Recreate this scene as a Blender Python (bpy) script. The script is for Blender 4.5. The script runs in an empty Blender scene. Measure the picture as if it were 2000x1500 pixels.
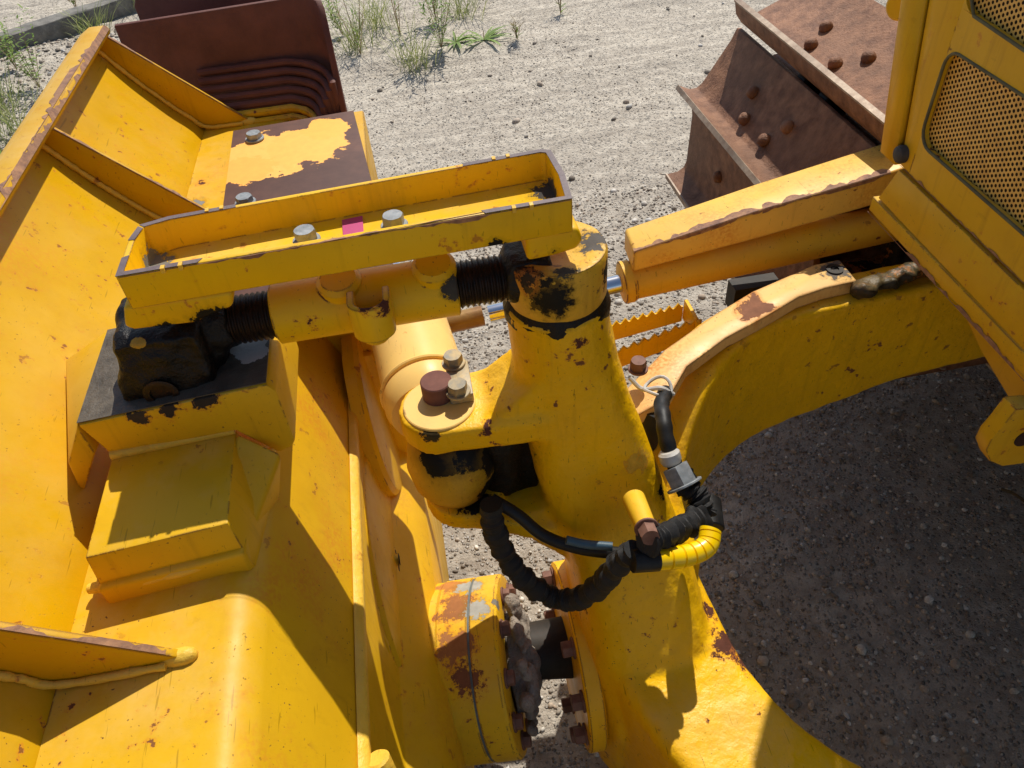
import bpy, bmesh, math, random
import numpy as np
from mathutils import Vector, Matrix, noise as mnoise

# ---------------------------------------------------------------- camera, world, sun
CAMZ = 1.75
FPX = 1500.0
def _n(v):
    v = np.array(v, float); return v / np.linalg.norm(v)
_up = -_n((143, 1570, 1500))
_ya = np.array([-360, -1400, 1500.]); _ya -= _ya.dot(_up) * _up; _ya = _n(_ya)
_xa = np.cross(_ya, _up)
_R = np.array([_xa, _ya, _up])            # rows: world axes in camera axes (x right, y down, z forward)
def W(px, py, x=None, y=None, z=None):
    """a point of the place: the sight line measured in the photograph, met with a real plane"""
    r = _R @ _n((px - 1000, py - 750, FPX))
    if z is not None: t = (z - CAMZ) / r[2]
    elif y is not None: t = y / r[1]
    else: t = x / r[0]
    return Vector((r[0] * t, r[1] * t, CAMZ + r[2] * t))

scn = bpy.context.scene
camd = bpy.data.cameras.new('camera'); cam = bpy.data.objects.new('camera', camd)
scn.collection.objects.link(cam); scn.camera = cam
camd.sensor_width = 36; camd.lens = 36 * FPX / 2000.0; camd.clip_start = 0.02; camd.clip_end = 300
m = Matrix.Identity(4)
for i in range(3):
    m[i][0] = _R[i][0]; m[i][1] = -_R[i][1]; m[i][2] = -_R[i][2]
m[2][3] = CAMZ
cam.matrix_world = m
scn.render.resolution_x = 1024; scn.render.resolution_y = 768
SUN = Vector((0.32, 0.66, 1.0)).normalized()
el = math.asin(SUN.z); az = math.atan2(SUN.x, SUN.y)
w = bpy.data.worlds.new('World'); scn.world = w; w.use_nodes = True
nt = w.node_tree
sky = nt.nodes.new('ShaderNodeTexSky'); sky.sky_type = 'NISHITA'; sky.sun_disc = False
sky.sun_elevation = el; sky.sun_rotation = az
nt.links.new(sky.outputs[0], nt.nodes['Background'].inputs[0])
nt.nodes['Background'].inputs[1].default_value = 0.10
sd = bpy.data.lights.new('sun', 'SUN'); sd.energy = 4.4; sd.angle = math.radians(0.5); sd.color = (1, .95, .86)
so = bpy.data.objects.new('sun', sd); scn.collection.objects.link(so)
so.rotation_euler = SUN.to_track_quat('Z', 'Y').to_euler(); so.location = (0, 0, 10)
scn.view_settings.view_transform = 'Standard'; scn.view_settings.look = 'None'
scn.view_settings.exposure = 0.13
scn.render.engine = 'CYCLES'
random.seed(7); RS = np.random.RandomState(11)

# ---------------------------------------------------------------- material helpers
class NT:
    def __init__(s, name):
        s.m = bpy.data.materials.new(name); s.m.use_nodes = True
        s.t = s.m.node_tree; s.b = s.t.nodes['Principled BSDF']
        s.co = s.t.nodes.new('ShaderNodeTexCoord').outputs['Object']
    def n(s, k, **kw):
        a = s.t.nodes.new(k)
        for q, v in kw.items(): setattr(a, q, v)
        return a
    def L(s, a, b): s.t.links.new(a, b)
    def val(s, inp, v):
        if isinstance(v, bpy.types.NodeSocket): s.L(v, inp)
        else: inp.default_value = v
    def math(s, op, a, b=0.0, c=None):
        q = s.n('ShaderNodeMath', operation=op); s.val(q.inputs[0], a); s.val(q.inputs[1], b)
        if c is not None: s.val(q.inputs[2], c)
        return q.outputs[0]
    def ramp(s, v, lo, hi, a=0.0, b=1.0):
        q = s.n('ShaderNodeMapRange'); s.val(q.inputs[0], v)
        for i, x in enumerate((lo, hi, a, b)): s.val(q.inputs[i + 1], x)
        return q.outputs[0]
    def noise(s, scale, detail=4, rough=.55, vec=None, stretch=None, dist=0):
        q = s.n('ShaderNodeTexNoise'); q.inputs['Scale'].default_value = scale
        q.inputs['Detail'].default_value = detail; q.inputs['Roughness'].default_value = rough
        q.inputs['Distortion'].default_value = dist
        v = vec or s.co
        if stretch:
            mp = s.n('ShaderNodeMapping'); mp.inputs['Scale'].default_value = stretch[:3]
            if len(stretch) > 3: mp.inputs['Rotation'].default_value = stretch[3]
            s.L(v, mp.inputs[0]); v = mp.outputs[0]
        s.L(v, q.inputs['Vector']); return q.outputs[0]
    def mix(s, f, a, b):
        q = s.n('ShaderNodeMix', data_type='RGBA'); s.val(q.inputs[0], f)
        for i, c in ((6, a), (7, b)):
            if isinstance(c, bpy.types.NodeSocket): s.L(c, q.inputs[i])
            else: q.inputs[i].default_value = (*c, 1)
        return q.outputs[2]
    def dist(s, p):
        q = s.n('ShaderNodeVectorMath', operation='DISTANCE'); s.L(s.co, q.inputs[0]); q.inputs[1].default_value = p
        return q.outputs['Value']
    def bump(s, h, strength, distance=.002, normal=None):
        q = s.n('ShaderNodeBump'); q.inputs['Strength'].default_value = strength
        q.inputs['Distance'].default_value = distance; s.L(h, q.inputs['Height'])
        if normal: s.L(normal, q.inputs['Normal'])
        return q.outputs[0]
    def edge(s, radius, lo=.006, hi=.05):
        b = s.n('ShaderNodeBevel'); b.samples = 4; b.inputs[0].default_value = radius
        g = s.n('ShaderNodeNewGeometry'); d = s.n('ShaderNodeVectorMath', operation='DOT_PRODUCT')
        s.L(b.outputs[0], d.inputs[0]); s.L(g.outputs['Normal'], d.inputs[1])
        return s.ramp(s.math('SUBTRACT', 1.0, d.outputs['Value']), lo, hi)

RUST = (.085, .028, .016); GREASE = (.0045, .004, .0035); GREY = (.20, .20, .19)
BLADE = (.60, .325, .000); FRAME = (.86, .47, .000); HOODC = (.68, .39, .012)
ORANGE = (.62, .20, .022)

def paint(name, col, chips=.5, edges=.5, stain=.3, spots=(), rough=.38, cast=0.0, erad=.004, scratch=.5, fade=.35):
    """weathered enamel on steel. spots: (point, radius, colour, raggedness)"""
    s = NT(name)
    big = s.noise(2.3, 3); mid = s.noise(14, 4)
    pale = (min(1, col[0] * 1.05 + .03), col[1] * 1.08 + .03, col[2] + .010)
    dull = (col[0] * .86, col[1] * .82, col[2] * .9)
    c = s.mix(s.ramp(big, .35, .68, 0, fade), col, pale)
    c = s.mix(s.ramp(mid, .42, .75, 0, .45), c, dull)
    # rust bleed, soft orange
    bl = s.math('MULTIPLY', s.ramp(s.noise(5.5, 4, .6), .50, .72), stain)
    fine = s.ramp(s.noise(170, 2), .38, .62)
    c = s.mix(s.math('MULTIPLY', bl, fine), c, ORANGE)
    grime = s.math('MULTIPLY', s.ramp(s.noise(6, 7, .72), .50, .70, 0, .24), s.ramp(s.noise(90, 3, .7), .3, .62, .35, 1))
    c = s.mix(grime, c, tuple(k * .52 for k in (col[0], col[1] * .9, col[2] + .02)))
    # dust lying on upward faces, dirt runs on upright ones
    gn = s.n('ShaderNodeNewGeometry'); sz = s.n('ShaderNodeSeparateXYZ'); s.L(gn.outputs['Normal'], sz.inputs[0])
    upf = s.ramp(sz.outputs[2], .45, .95); dustm = s.math('MULTIPLY', upf, s.ramp(s.noise(8, 5, .7), .42, .72, 0, .42))
    c = s.mix(dustm, c, (.72, .48, .17))
    run = s.noise(1, 4, .65, stretch=(55, 55, 3.5)); sidef = s.ramp(s.math('ABSOLUTE', sz.outputs[2]), .3, .6, 1, 0)
    c = s.mix(s.math('MULTIPLY', sidef, s.ramp(run, .56, .78, 0, .4)), c, tuple(k * .5 for k in (col[0], col[1] * .85, col[2] + .01)))
    # long thin scratches / runs
    if scratch:
        sc = s.noise(1, 2, .5, stretch=(260, 16, 60, (.2, .1, .5)))
        c = s.mix(s.math('MULTIPLY', s.ramp(sc, .70, .73), scratch * .9), c, tuple(k * .35 for k in col))
        sc2 = s.noise(1, 2, .5, stretch=(20, 300, 40, (.4, .3, -.4)))
        c = s.mix(s.math('MULTIPLY', s.ramp(sc2, .71, .75), scratch * .45), c, pale)
    # small dark specks and chips down to rust
    sp = s.ramp(s.noise(230, 2, .5), .695, .72)
    spm = s.ramp(s.noise(9, 3), .42, .6)
    chip = s.math('MULTIPLY', sp, spm)
    ch2 = s.math('MULTIPLY', s.ramp(s.noise(48, 4, .6), .66, .672), s.ramp(s.noise(4.2, 2), .47, .6))
    mask = s.math('MAXIMUM', s.math('MULTIPLY', chip, min(1, chips * 1.4)), s.math('MULTIPLY', ch2, min(1, chips * 1.2)))
    if edges:
        e = s.edge(erad)
        en = s.ramp(s.noise(26, 5, .65), .60 - .26 * edges, .63 - .26 * edges)
        mask = s.math('MAXIMUM', mask, s.math('MULTIPLY', e, en))
    halo = s.math('MULTIPLY', s.ramp(s.noise(48, 4, .6), .615, .665), s.ramp(s.noise(4.2, 2), .47, .6))
    c = s.mix(s.math('MULTIPLY', halo, .6), c, ORANGE)
    rustc = s.mix(s.noise(60, 4), RUST, (.17, .062, .03))
    c = s.mix(mask, c, rustc)
    rg = s.ramp(mid, .3, .7, rough - .05, rough + .13)
    for p, r, kc, rag in spots:
        d = s.math('DIVIDE', s.dist(p), r)
        nn = s.math('MULTIPLY', s.math('SUBTRACT', s.noise(26 if r > .03 else 75, 8, .74), .47), 4.2 * rag)
        sm = s.math('ADD', d, nn); mk = s.ramp(sm, .97, 1.0, 1, 0)
        if kc[0] > kc[2] * 1.6: c = s.mix(s.ramp(sm, 1.0, 1.35, .65, 0), c, ORANGE)
        else: c = s.mix(s.ramp(sm, 1.0, 1.5, .45, 0), c, tuple(x * .35 for x in col))
        kk = s.mix(s.noise(70, 4, .6), tuple(x * .7 for x in kc), tuple(x * 1.5 for x in kc))
        c = s.mix(mk, c, kk)
        mask = s.math('MAXIMUM', mask, mk)
        rg = s.math('ADD', s.math('MULTIPLY', rg, s.math('SUBTRACT', 1, mk)), s.math('MULTIPLY', mk, .45 if kc[0] < .02 else .8))
    s.L(c, s.b.inputs['Base Color'])
    s.L(s.math('MAXIMUM', rg, s.math('MULTIPLY', mask, .6)), s.b.inputs['Roughness'])
    h = s.math('SUBTRACT', s.math('MULTIPLY', s.noise(300, 2), .12), s.math('MULTIPLY', mask, 1.0))
    s.b.inputs['Specular IOR Level'].default_value = .22
    nb = s.bump(h, .55, .0012)
    if cast:
        nb = s.bump(s.math('ADD', s.noise(70, 5, .6), s.math('MULTIPLY', s.noise(18, 3), 1.5)), cast, .006, nb)
    else:
        nb = s.bump(s.noise(7, 2), .10, .02, nb)
    s.L(nb, s.b.inputs['Normal'])
    return s.m

def simple(name, a, b, scale=40, rough=.7, metal=0.0, bump=.3, bd=.002, spots=()):
    s = NT(name)
    c = s.mix(s.ramp(s.noise(scale, 6, .62), .35, .65), a, b)
    c = s.mix(s.ramp(s.noise(scale * .15, 3), .45, .62, 0, .5), c, tuple(x * .55 for x in b))
    for p, r, kc, rag in spots:
        nn = s.math('MULTIPLY', s.math('SUBTRACT', s.noise(22, 6, .66), .5), 2.4 * rag)
        mk = s.ramp(s.math('ADD', s.math('DIVIDE', s.dist(p), r), nn), .98, 1.0, 1, 0)
        c = s.mix(mk, c, s.mix(s.noise(60, 4), kc, tuple(x * 1.25 for x in kc)))
    s.L(c, s.b.inputs['Base Color']); s.b.inputs['Roughness'].default_value = rough
    s.b.inputs['Metallic'].default_value = metal
    s.L(s.bump(s.noise(scale * 4, 4, .7), bump, bd), s.b.inputs['Normal'])
    if a[0] < .03: s.b.inputs['Specular IOR Level'].default_value = .28
    return s.m

# ---------------------------------------------------------------- mesh helpers
COL = scn.collection
def V(*a): return Vector(a)
class MB:
    def __init__(s): s.v = []; s.f = []
    def add(s, vs, fs):
        o = len(s.v); s.v += [Vector(p) for p in vs]; s.f += [tuple(i + o for i in f) for f in fs]; return s
    def prism(s, pts, off):
        n = len(pts); off = Vector(off)
        return s.add([Vector(p) for p in pts] + [Vector(p) + off for p in pts],
                     [tuple(range(n))[::-1], tuple(range(n, 2 * n))] + [(i, (i + 1) % n, n + (i + 1) % n, n + i) for i in range(n)])
    def box(s, c, h, ax=None):
        c = Vector(c); ax = ax or (V(1, 0, 0), V(0, 1, 0), V(0, 0, 1))
        q = [c + ax[0] * h[0] * i + ax[1] * h[1] * j + ax[2] * h[2] * k for i in (-1, 1) for j in (-1, 1) for k in (-1, 1)]
        return s.add(q, [(0, 1, 3, 2), (4, 6, 7, 5), (0, 4, 5, 1), (2, 3, 7, 6), (0, 2, 6, 4), (1, 5, 7, 3)])
    def ring(s, prof, p0, axis, n=48, squash=None, caps=True):
        """lathe: prof = [(distance along axis, radius)]"""
        p0 = Vector(p0); a = Vector(axis).normalized()
        u = a.orthogonal().normalized() if not squash else Vector(squash).normalized()
        w_ = a.cross(u)
        vs = []; fs = []
        for (t, r) in prof:
            for k in range(n):
                th = 2 * math.pi * k / n
                vs.append(p0 + a * t + (u * math.cos(th) + w_ * math.sin(th)) * r)
        for i in range(len(prof) - 1):
            for k in range(n):
                k2 = (k + 1) % n
                fs.append((i * n + k, i * n + k2, (i + 1) * n + k2, (i + 1) * n + k))
        if caps:
            fs.append(tuple(range(n))[::-1]); fs.append(tuple((len(prof) - 1) * n + k for k in range(n)))
        return s.add(vs, fs)
    def cyl(s, p0, p1, r, r1=None, n=40, ch=0.0):
        p0 = Vector(p0); p1 = Vector(p1); L = (p1 - p0).length; r1 = r if r1 is None else r1
        pr = [(0, r - ch), (ch, r), (L - ch, r1), (L, r1 - ch)] if ch else [(0, r), (L, r1)]
        return s.ring(pr, p0, p1 - p0, n)
    def tube(s, pts, rad, n=16, wob=0.0, fr=1.0):
        pts = [Vector(p) for p in pts]; N = len(pts)
        rad = rad if isinstance(rad, (list, tuple)) else [rad * (1 + (.10 * math.sin(i * 1.9) + .06 * math.sin(i * .7)) * (1 if wob else 0)) for i in range(N)]
        vs = []; fs = []; u = None
        for i, p in enumerate(pts):
            t = (pts[min(i + 1, N - 1)] - pts[max(i - 1, 0)]).normalized()
            u = (t.orthogonal() if u is None else u - t * u.dot(t)).normalized(); b = t.cross(u)
            for k in range(n):
                th = 2 * math.pi * k / n; r = rad[i]
                if wob:
                    q = p + (u * math.cos(th) + b * math.sin(th)) * r
                    r *= 1 + wob * mnoise.noise(q * 60 * fr) * 1.6
                vs.append(p + (u * math.cos(th) + b * math.sin(th)) * r)
        for i in range(N - 1):
            for k in range(n):
                fs.append((i * n + k, i * n + (k + 1) % n, (i + 1) * n + (k + 1) % n, (i + 1) * n + k))
        fs.append(tuple(range(n))[::-1]); fs.append(tuple((N - 1) * n + k for k in range(n)))
        return s.add(vs, fs)
    def loft(s, secs):
        n = len(secs[0]); vs = [p for q in secs for p in q]; fs = []
        for i in range(len(secs) - 1):
            for k in range(n): fs.append((i * n + k, i * n + (k + 1) % n, (i + 1) * n + (k + 1) % n, (i + 1) * n + k))
        fs.append(tuple(range(n))[::-1]); fs.append(tuple((len(secs) - 1) * n + k for k in range(n)))
        return s.add(vs, fs)
    def build(s, name, mat, parent=None, bevel=0.0, smooth=False, seg=2, sub=0, remesh=0.0, relax=0, rough=0.0, angle=32):
        me = bpy.data.meshes.new(name); me.from_pydata([tuple(p) for p in s.v], [], s.f)
        bm = bmesh.new(); bm.from_mesh(me)
        bmesh.ops.recalc_face_normals(bm, faces=bm.faces); bm.to_mesh(me); bm.free()
        ob = bpy.data.objects.new(name, me); COL.objects.link(ob)
        if remesh:
            md = ob.modifiers.new('r', 'REMESH'); md.mode = 'VOXEL'; md.voxel_size = remesh
            if relax:
                md = ob.modifiers.new('s', 'SMOOTH'); md.factor = .5; md.iterations = relax
        if bevel:
            md = ob.modifiers.new('b', 'BEVEL'); md.width = bevel; md.segments = seg; md.limit_method = 'ANGLE'
            md.angle_limit = math.radians(30)
        if sub:
            md = ob.modifiers.new('u', 'SUBSURF'); md.levels = sub; md.render_levels = sub
        if ob.modifiers:
            bpy.context.view_layer.update()
            dg = bpy.context.evaluated_depsgraph_get()
            me2 = bpy.data.meshes.new_from_object(ob.evaluated_get(dg)); ob.modifiers.clear(); ob.data = me2
            bpy.data.meshes.remove(me); me2.name = name; me = me2
        if rough:
            me.update(); N = len(me.vertices)
            nr = [v.normal.copy() for v in me.vertices]
            for v, q in zip(me.vertices, nr):
                v.co += q * rough * (mnoise.noise(v.co * 22) + .5 * mnoise.noise(v.co * 55))
        if smooth or bevel or remesh:
            me.polygons.foreach_set('use_smooth', [True] * len(me.polygons))
            if not remesh:
                try: me.set_sharp_from_angle(angle=math.radians(angle))
                except Exception: pass
        me.materials.append(mat); put(ob, parent)
        return ob
def put(ob, parent):
    if parent is not None:
        ob.parent = parent
        ob.matrix_parent_inverse = WM[parent.name].inverted() if parent.name in WM else Matrix.Identity(4)
WM = {}
def thing(name, loc, label, cat, group=None):
    o = bpy.data.objects.new(name, None); o.location = loc; COL.objects.link(o)
    WM[o.name] = Matrix.Translation(Vector(loc)); tag(o, label, cat, group); return o
def tag(o, label=None, cat=None, group=None, kind=None):
    if label: o['label'] = label
    if cat: o['category'] = cat
    if group: o['group'] = group
    if kind: o['kind'] = kind
    return o
def curve(pts, n=8):
    P = [Vector(p) for p in pts]; out = []
    P = [P[0] * 2 - P[1]] + P + [P[-1] * 2 - P[-2]]
    for i in range(1, len(P) - 2):
        a, b, c, d = P[i - 1:i + 3]
        for k in range(n):
            t = k / n
            out.append(.5 * ((2 * b) + (c - a) * t + (2 * a - 5 * b + 4 * c - d) * t * t + (3 * b - a - 3 * c + d) * t ** 3))
    out.append(P[-2]); return out
def rrect(c, u, v, hu, hv, r, n=5):
    """rounded rectangle section"""
    out = []
    for sx, sy, a0 in ((1, 1, 0), (-1, 1, 90), (-1, -1, 180), (1, -1, 270)):
        for k in range(n):
            a = math.radians(a0 + 90 * k / (n - 1))
            out.append(Vector(c) + u * (sx * (hu - r) + r * math.cos(a)) + v * (sy * (hv - r) + r * math.sin(a)))
    return out
def hexbolt(name, p, axis, af, h, mat, parent, washer=True, wmat=None, rot=0):
    a = Vector(axis).normalized(); u = a.orthogonal().normalized(); b = a.cross(u); R = af / math.sqrt(3)
    mb = MB(); p = Vector(p); z0 = .004 if washer else 0
    if washer: mb.cyl(p, p + a * .004, af * .72, n=28, ch=.0008)
    n = 12; secs = []
    def hx(t, k):
        out = []
        for i in range(24):
            th = rot + 2 * math.pi * i / 24
            q = (th - rot) % (math.pi / 3) - math.pi / 6
            r = (af / 2) / math.cos(q) * 1.0
            r = min(r, R * k)
            out.append(p + a * t + (u * math.cos(th) + b * math.sin(th)) * r)
        return out
    mb.loft([hx(z0, 1), hx(z0 + h * .86, 1), hx(z0 + h, .89), ])
    ob = mb.build(name, mat, parent, smooth=True, angle=25)
    return ob

# ---------------------------------------------------------------- materials
M = {}
def mats():
    wv = W
    M['mold'] = paint('moldboard_paint', BLADE, .6, .45, .45)
    M['gusset'] = paint('gusset_paint', BLADE, .6, .8, .5, erad=.006)
    M['beam'] = paint('beam_paint', (.66, .37, .006), .8, .25, .95, spots=[
        (tuple(W(380, 385, z=.985)), .022, GREY, .6), (tuple(W(385, 345, z=.985)), .018, RUST, .5),
        (tuple(W(520, 1085, x=-.23)), .011, RUST, .7), (tuple(W(503, 1095, x=-.235)), .009, RUST, .6),
        (tuple(W(540, 1140, x=-.22)), .012, RUST, 1.0)])
    M['center'] = paint('pivot_plate_paint', (.70, .40, .006), .4, .2, .35)
    M['pad'] = paint('pad_paint', (.72, .41, .008), .55, .35, .35, spots=[
        (tuple(W(330, 800, y=.728)), .014, (.03, .022, .015), 1.0), (tuple(W(400, 785, y=.728)), .016, (.03, .022, .015), 1.0),
        (tuple(W(270, 815, y=.728)), .012, (.04, .03, .02), 1.0)])
    M['weld'] = paint('weld_paint', (.78, .48, .05), .3, .0, .4, cast=.5)
    M['tray'] = paint('tray_paint', (.80, .46, .002), .3, .62, .12, erad=.003, spots=[
        (tuple(W(1070, 375, z=1.25)), .022, (.05, .045, .04), .6), (tuple(W(300, 515, z=1.25)), .02, (.17, .16, .13), .6),
        (tuple(W(330, 655, y=.755)), .020, GREASE, .5), (tuple(W(420, 625, y=.755)), .022, GREASE, .5), (tuple(W(1090, 505, y=.755)), .013, GREASE, .8), (tuple(W(1060, 512, y=.755)), .010, GREASE, .8),
        (tuple(W(975, 490, y=.755)), .014, GREASE, .6)])
    M['rim'] = simple('bare_rim_steel', (.11, .075, .08), (.17, .12, .115), 60, .6)
    M['sleeve'] = paint('sleeve_paint', (.78, .45, .002), .8, .3, .15, spots=[
        (tuple(W(612, 625, y=.783)), .009, RUST, 1.0), (tuple(W(885, 560, y=.783)), .016, (.05, .045, .035), .7)])
    M['lug'] = paint('lug_paint', (.78, .46, .01), .9, 1.0, .2, spots=[
        (tuple(W(745, 600, y=.746)), .012, RUST, .8), (tuple(W(715, 592, y=.746)), .012, RUST, .8)])
    M['frame'] = paint('frame_paint', FRAME, .75, .22, .12, rough=.36, cast=.40, scratch=.7, spots=[
        (tuple(W(1135, 672, y=.742)), .010, RUST, 1.2), (tuple(W(1425, 1260, z=.50)), .030, RUST, .9),
        (tuple(W(1440, 1300, z=.48)), .022, RUST, 1.0), (tuple(W(1390, 1190, z=.52)), .018, RUST, .9),
        (tuple(W(1330, 850, y=.99)), .034, RUST, 1.0), (tuple(W(1345, 900, y=.99)), .03, RUST, 1.1),
        (tuple(W(1150, 1010, y=.66)), .016, RUST, 1.1),
        (tuple(W(930, 975, y=.74)), .034, GREASE, .5), (tuple(W(860, 955, y=.70)), .018, GREASE, .8), (tuple(W(985, 960, y=.74)), .03, GREASE, .6), (tuple(W(1225, 905, y=.70)), .012, RUST, 1.2), (tuple(W(1270, 945, y=.70)), .012, RUST, 1.2), (tuple(W(1205, 870, y=.708)), .012, RUST, 1.3), (tuple(W(950, 835, y=.745)), .010, RUST, 1.2), (tuple(W(1040, 745, y=.734)), .010, RUST, 1.2), (tuple(W(1480, 1390, z=.48)), .012, RUST, 1.2), (tuple(W(1245, 905, y=.72)), .020, (.60, .34, .03), 1.2), (tuple(W(1290, 960, y=.72)), .010, GREASE, 1.3), (tuple(W(1165, 1010, y=.66)), .012, RUST, 1.2), (tuple(W(1150, 1180, x=.17)), .014, RUST, 1.3), (tuple(W(1380, 1410, z=.48)), .012, RUST, 1.2), (tuple(W(840, 850, y=.745)), .014, (.05, .035, .01), 1.0),
        (tuple(W(1085, 610, y=.748)), .030, GREASE, .5), (tuple(W(1010, 900, y=.74)), .030, GREASE, .6)])
    M['socket'] = paint('socket_paint', (.70, .40, .03), 1.0, .5, .2, cast=.2, spots=[
        (tuple(W(1000, 530, y=.757)), .042, (.018, .010, .006), .35), (tuple(W(1075, 585, y=.75)), .03, GREASE, .5), (tuple(W(1020, 560, y=.75)), .026, (.03, .018, .01), .7), (tuple(W(1105, 525, y=.757)), .014, (.06, .055, .04), 1.3), (tuple(W(1130, 500, y=.746)), .016, (.06, .06, .045), 1.4), (tuple(W(1040, 510, y=.746)), .016, (.03, .02, .01), 1.2), (tuple(W(1170, 530, y=.790)), .02, (.03, .025, .015), 1.0),
        (tuple(W(1160, 470, z=1.198)), .022, (.09, .08, .07), .9), (tuple(W(1080, 590, y=.746)), .024, GREASE, .7),
        (tuple(W(1060, 560, y=.746)), .012, GREASE, 1.3), (tuple(W(1150, 560, y=.779)), .012, (.05, .05, .035), 1.3)])
    M['eye'] = paint('bearing_paint', (.62, .34, .02), 1.0, .3, .2, cast=.2, spots=[
        (tuple(W(860, 870, y=.755)), .05, GREASE, .35), (tuple(W(940, 870, y=.755)), .045, GREASE, .4), (tuple(W(980, 900, y=.755)), .035, GREASE, .4),
        (tuple(W(960, 950, y=.755)), .03, GREASE, .6), (tuple(W(905, 920, y=.73)), .010, GREASE, 1.4)])
    M['grease'] = simple('black_grease', (.003, .0026, .002), (.009, .006, .004), 30, .42, 0, .8, .004,
                         spots=[(tuple(W(245, 650, y=.757)), .012, (.5, .26, .01), 1.1), (tuple(W(265, 670, y=.757)), .008, (.4, .22, .02), 1.2)])
    M['thread'] = simple('greasy_thread', (.012, .008, .006), (.035, .018, .010), 70, .38, .3, .5)
    M['film'] = simple('dirty_grease_film', (.040, .032, .022), (.13, .105, .075), 30, .5, 0, .6, .003, spots=[(tuple(W(490, 680, z=1.115)), .026, (.42, .38, .33), .6), (tuple(W(505, 695, z=1.115)), .02, (.42, .38, .33), .8)])  # dirty grease; the pale grey spots paint in a sunlit patch
    M['cylw'] = paint('cylinder_paint', (.84, .55, .16), .35, .1, .15, rough=.33)
    M['cyl'] = paint('cylinder_body_paint', (.80, .46, .03), .7, .5, .15, spots=[
        (tuple(W(1228, 575, y=1.15)), .020, RUST, .9), (tuple(W(1240, 585, y=1.15)), .02, RUST, .9), (tuple(W(1330, 555, y=1.14)), .012, RUST, 1.3)])
    M['cylg'] = paint('cylinder_guard_paint', (.84, .50, .08), 1.0, .85, .8, erad=.006)
    M['plate'] = simple('rusty_step_plate', (.13, .055, .036), (.09, .036, .026), 30, .75, 0, .3, .001, spots=[
        (tuple(W(530, 300, z=.997)), .105, (.80, .40, .08), .75), (tuple(W(600, 285, z=.997)), .09, (.80, .38, .07), .8),
        (tuple(W(480, 330, z=.997)), .06, (.78, .36, .06), .8), (tuple(W(640, 250, z=.997)), .05, (.80, .37, .06), .9)])
    M['wing'] = simple('maroon_wing_steel', (.10, .028, .017), (.15, .045, .028), 14, .7, 0, .5, .003)
    M['track'] = simple('rusty_track_steel', (.13, .048, .018), (.29, .135, .066), 30, .68, .1, .8, .005)
    M['grouser'] = simple('worn_grouser_steel', (.46, .36, .26), (.26, .17, .11), 40, .5, .2, .4, .001)
    M['bolt'] = simple('zinc_bolt', (.17, .19, .20), (.34, .36, .37), 80, .5, .15, .3, .0006)
    M['boltp'] = simple('painted_bolt', (.55, .38, .14), (.22, .20, .15), 60, .5, .1, .4, .0006)
    M['boltr'] = simple('rusty_bolt', (.13, .055, .035), (.22, .11, .075), 60, .7, .2, .4, .0006)
    M['pin'] = simple('rusty_pin', (.13, .042, .028), (.18, .065, .042), 50, .8, 0, .3, .0008)
    M['chrome'] = simple('chrome_rod', (.75, .76, .78), (.7, .7, .7), 20, .12, 1.0, .02, .0002)
    M['rodtan'] = simple('painted_rod', (.55, .33, .09), (.30, .14, .04), 25, .35, .2, .2)
    M['blk'] = simple('black_rubber', (.008, .008, .008), (.02, .02, .02), 60, .5, 0, .3, .001)
    M['knob'] = simple('rubber_knob', (.035, .033, .03), (.06, .055, .05), 60, .7, 0, .3, .001)
    M['cap'] = paint('ball_cap_paint', (.78, .45, .01), .8, .5, .3, spots=[
        ((-.058, .815, .465), .034, (.42, .17, .04), 1.0), ((-.055, .75, .50), .034, (.30, .12, .04), 1.0), ((-.06, .68, .50), .032, (.34, .14, .045), 1.1),
        ((-.055, .62, .48), .028, (.19, .07, .03), 1.1), ((-.025, .80, .48), .026, (.32, .31, .27), .7), ((-.018, .735, .503), .024, (.32, .31, .27), .8), ((.02, .74, .503), .012, (.16, .15, .13), 1.3), ((.025, .69, .50), .010, (.14, .09, .06), 1.4),
        ((.03, .57, .42), .022, RUST, 1.0), (tuple(W(1015, 1375, x=.03)), .02, RUST, 1.0), (tuple(W(1040, 1420, x=.03)), .018, RUST, 1.0)])
    M['gap'] = simple('grey_shim', (.10, .115, .11), (.17, .19, .18), 50, .7)
    M['mud'] = simple('caked_mud', (.44, .38, .31), (.24, .20, .155), 30, .95, 0, 1.0, .01)
    M['flange'] = paint('flange_paint', FRAME, 1.0, .8, .3, spots=[(tuple(W(1125, 1200, x=.14)), .02, RUST, 1.2),
        (tuple(W(1190, 1330, x=.14)), .02, RUST, 1.2)])
    M['edge'] = simple('bare_rusty_edge', (.16, .075, .05), (.42, .21, .10), 70, .75, 0, .4)
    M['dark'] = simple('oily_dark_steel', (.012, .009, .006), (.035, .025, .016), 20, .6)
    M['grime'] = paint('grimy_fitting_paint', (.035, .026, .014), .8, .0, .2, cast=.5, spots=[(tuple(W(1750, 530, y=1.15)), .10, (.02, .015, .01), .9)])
    M['guard'] = paint('scuffed_guard_paint', (.84, .50, .16), 1.0, .9, 1.0, erad=.008, spots=[
        (tuple(W(1475, 595, z=.846)), .034, (.20, .085, .045), .55), (tuple(W(1630, 530, z=.846)), .03, (.12, .10, .08), .9)])
    M['step'] = paint('serrated_step_paint', (.84, .48, .01), .6, .6, .6, erad=.002)
    M['hood'] = paint('hood_paint', HOODC, .15, .28, .05, rough=.36, erad=.004, scratch=.15, spots=[
        (tuple(W(1775, 355, x=.80)), .012, (.40, .14, .02), 1.0), (tuple(W(1880, 450, x=.80)), .012, (.30, .10, .02), 1.2), (tuple(W(1830, 300, x=.80)), .006, (.05, .03, .02), 1.2)])
    M['hoodlow'] = paint('hood_lower_paint', HOODC, .5, .6, .25, rough=.38, scratch=.3)
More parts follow.
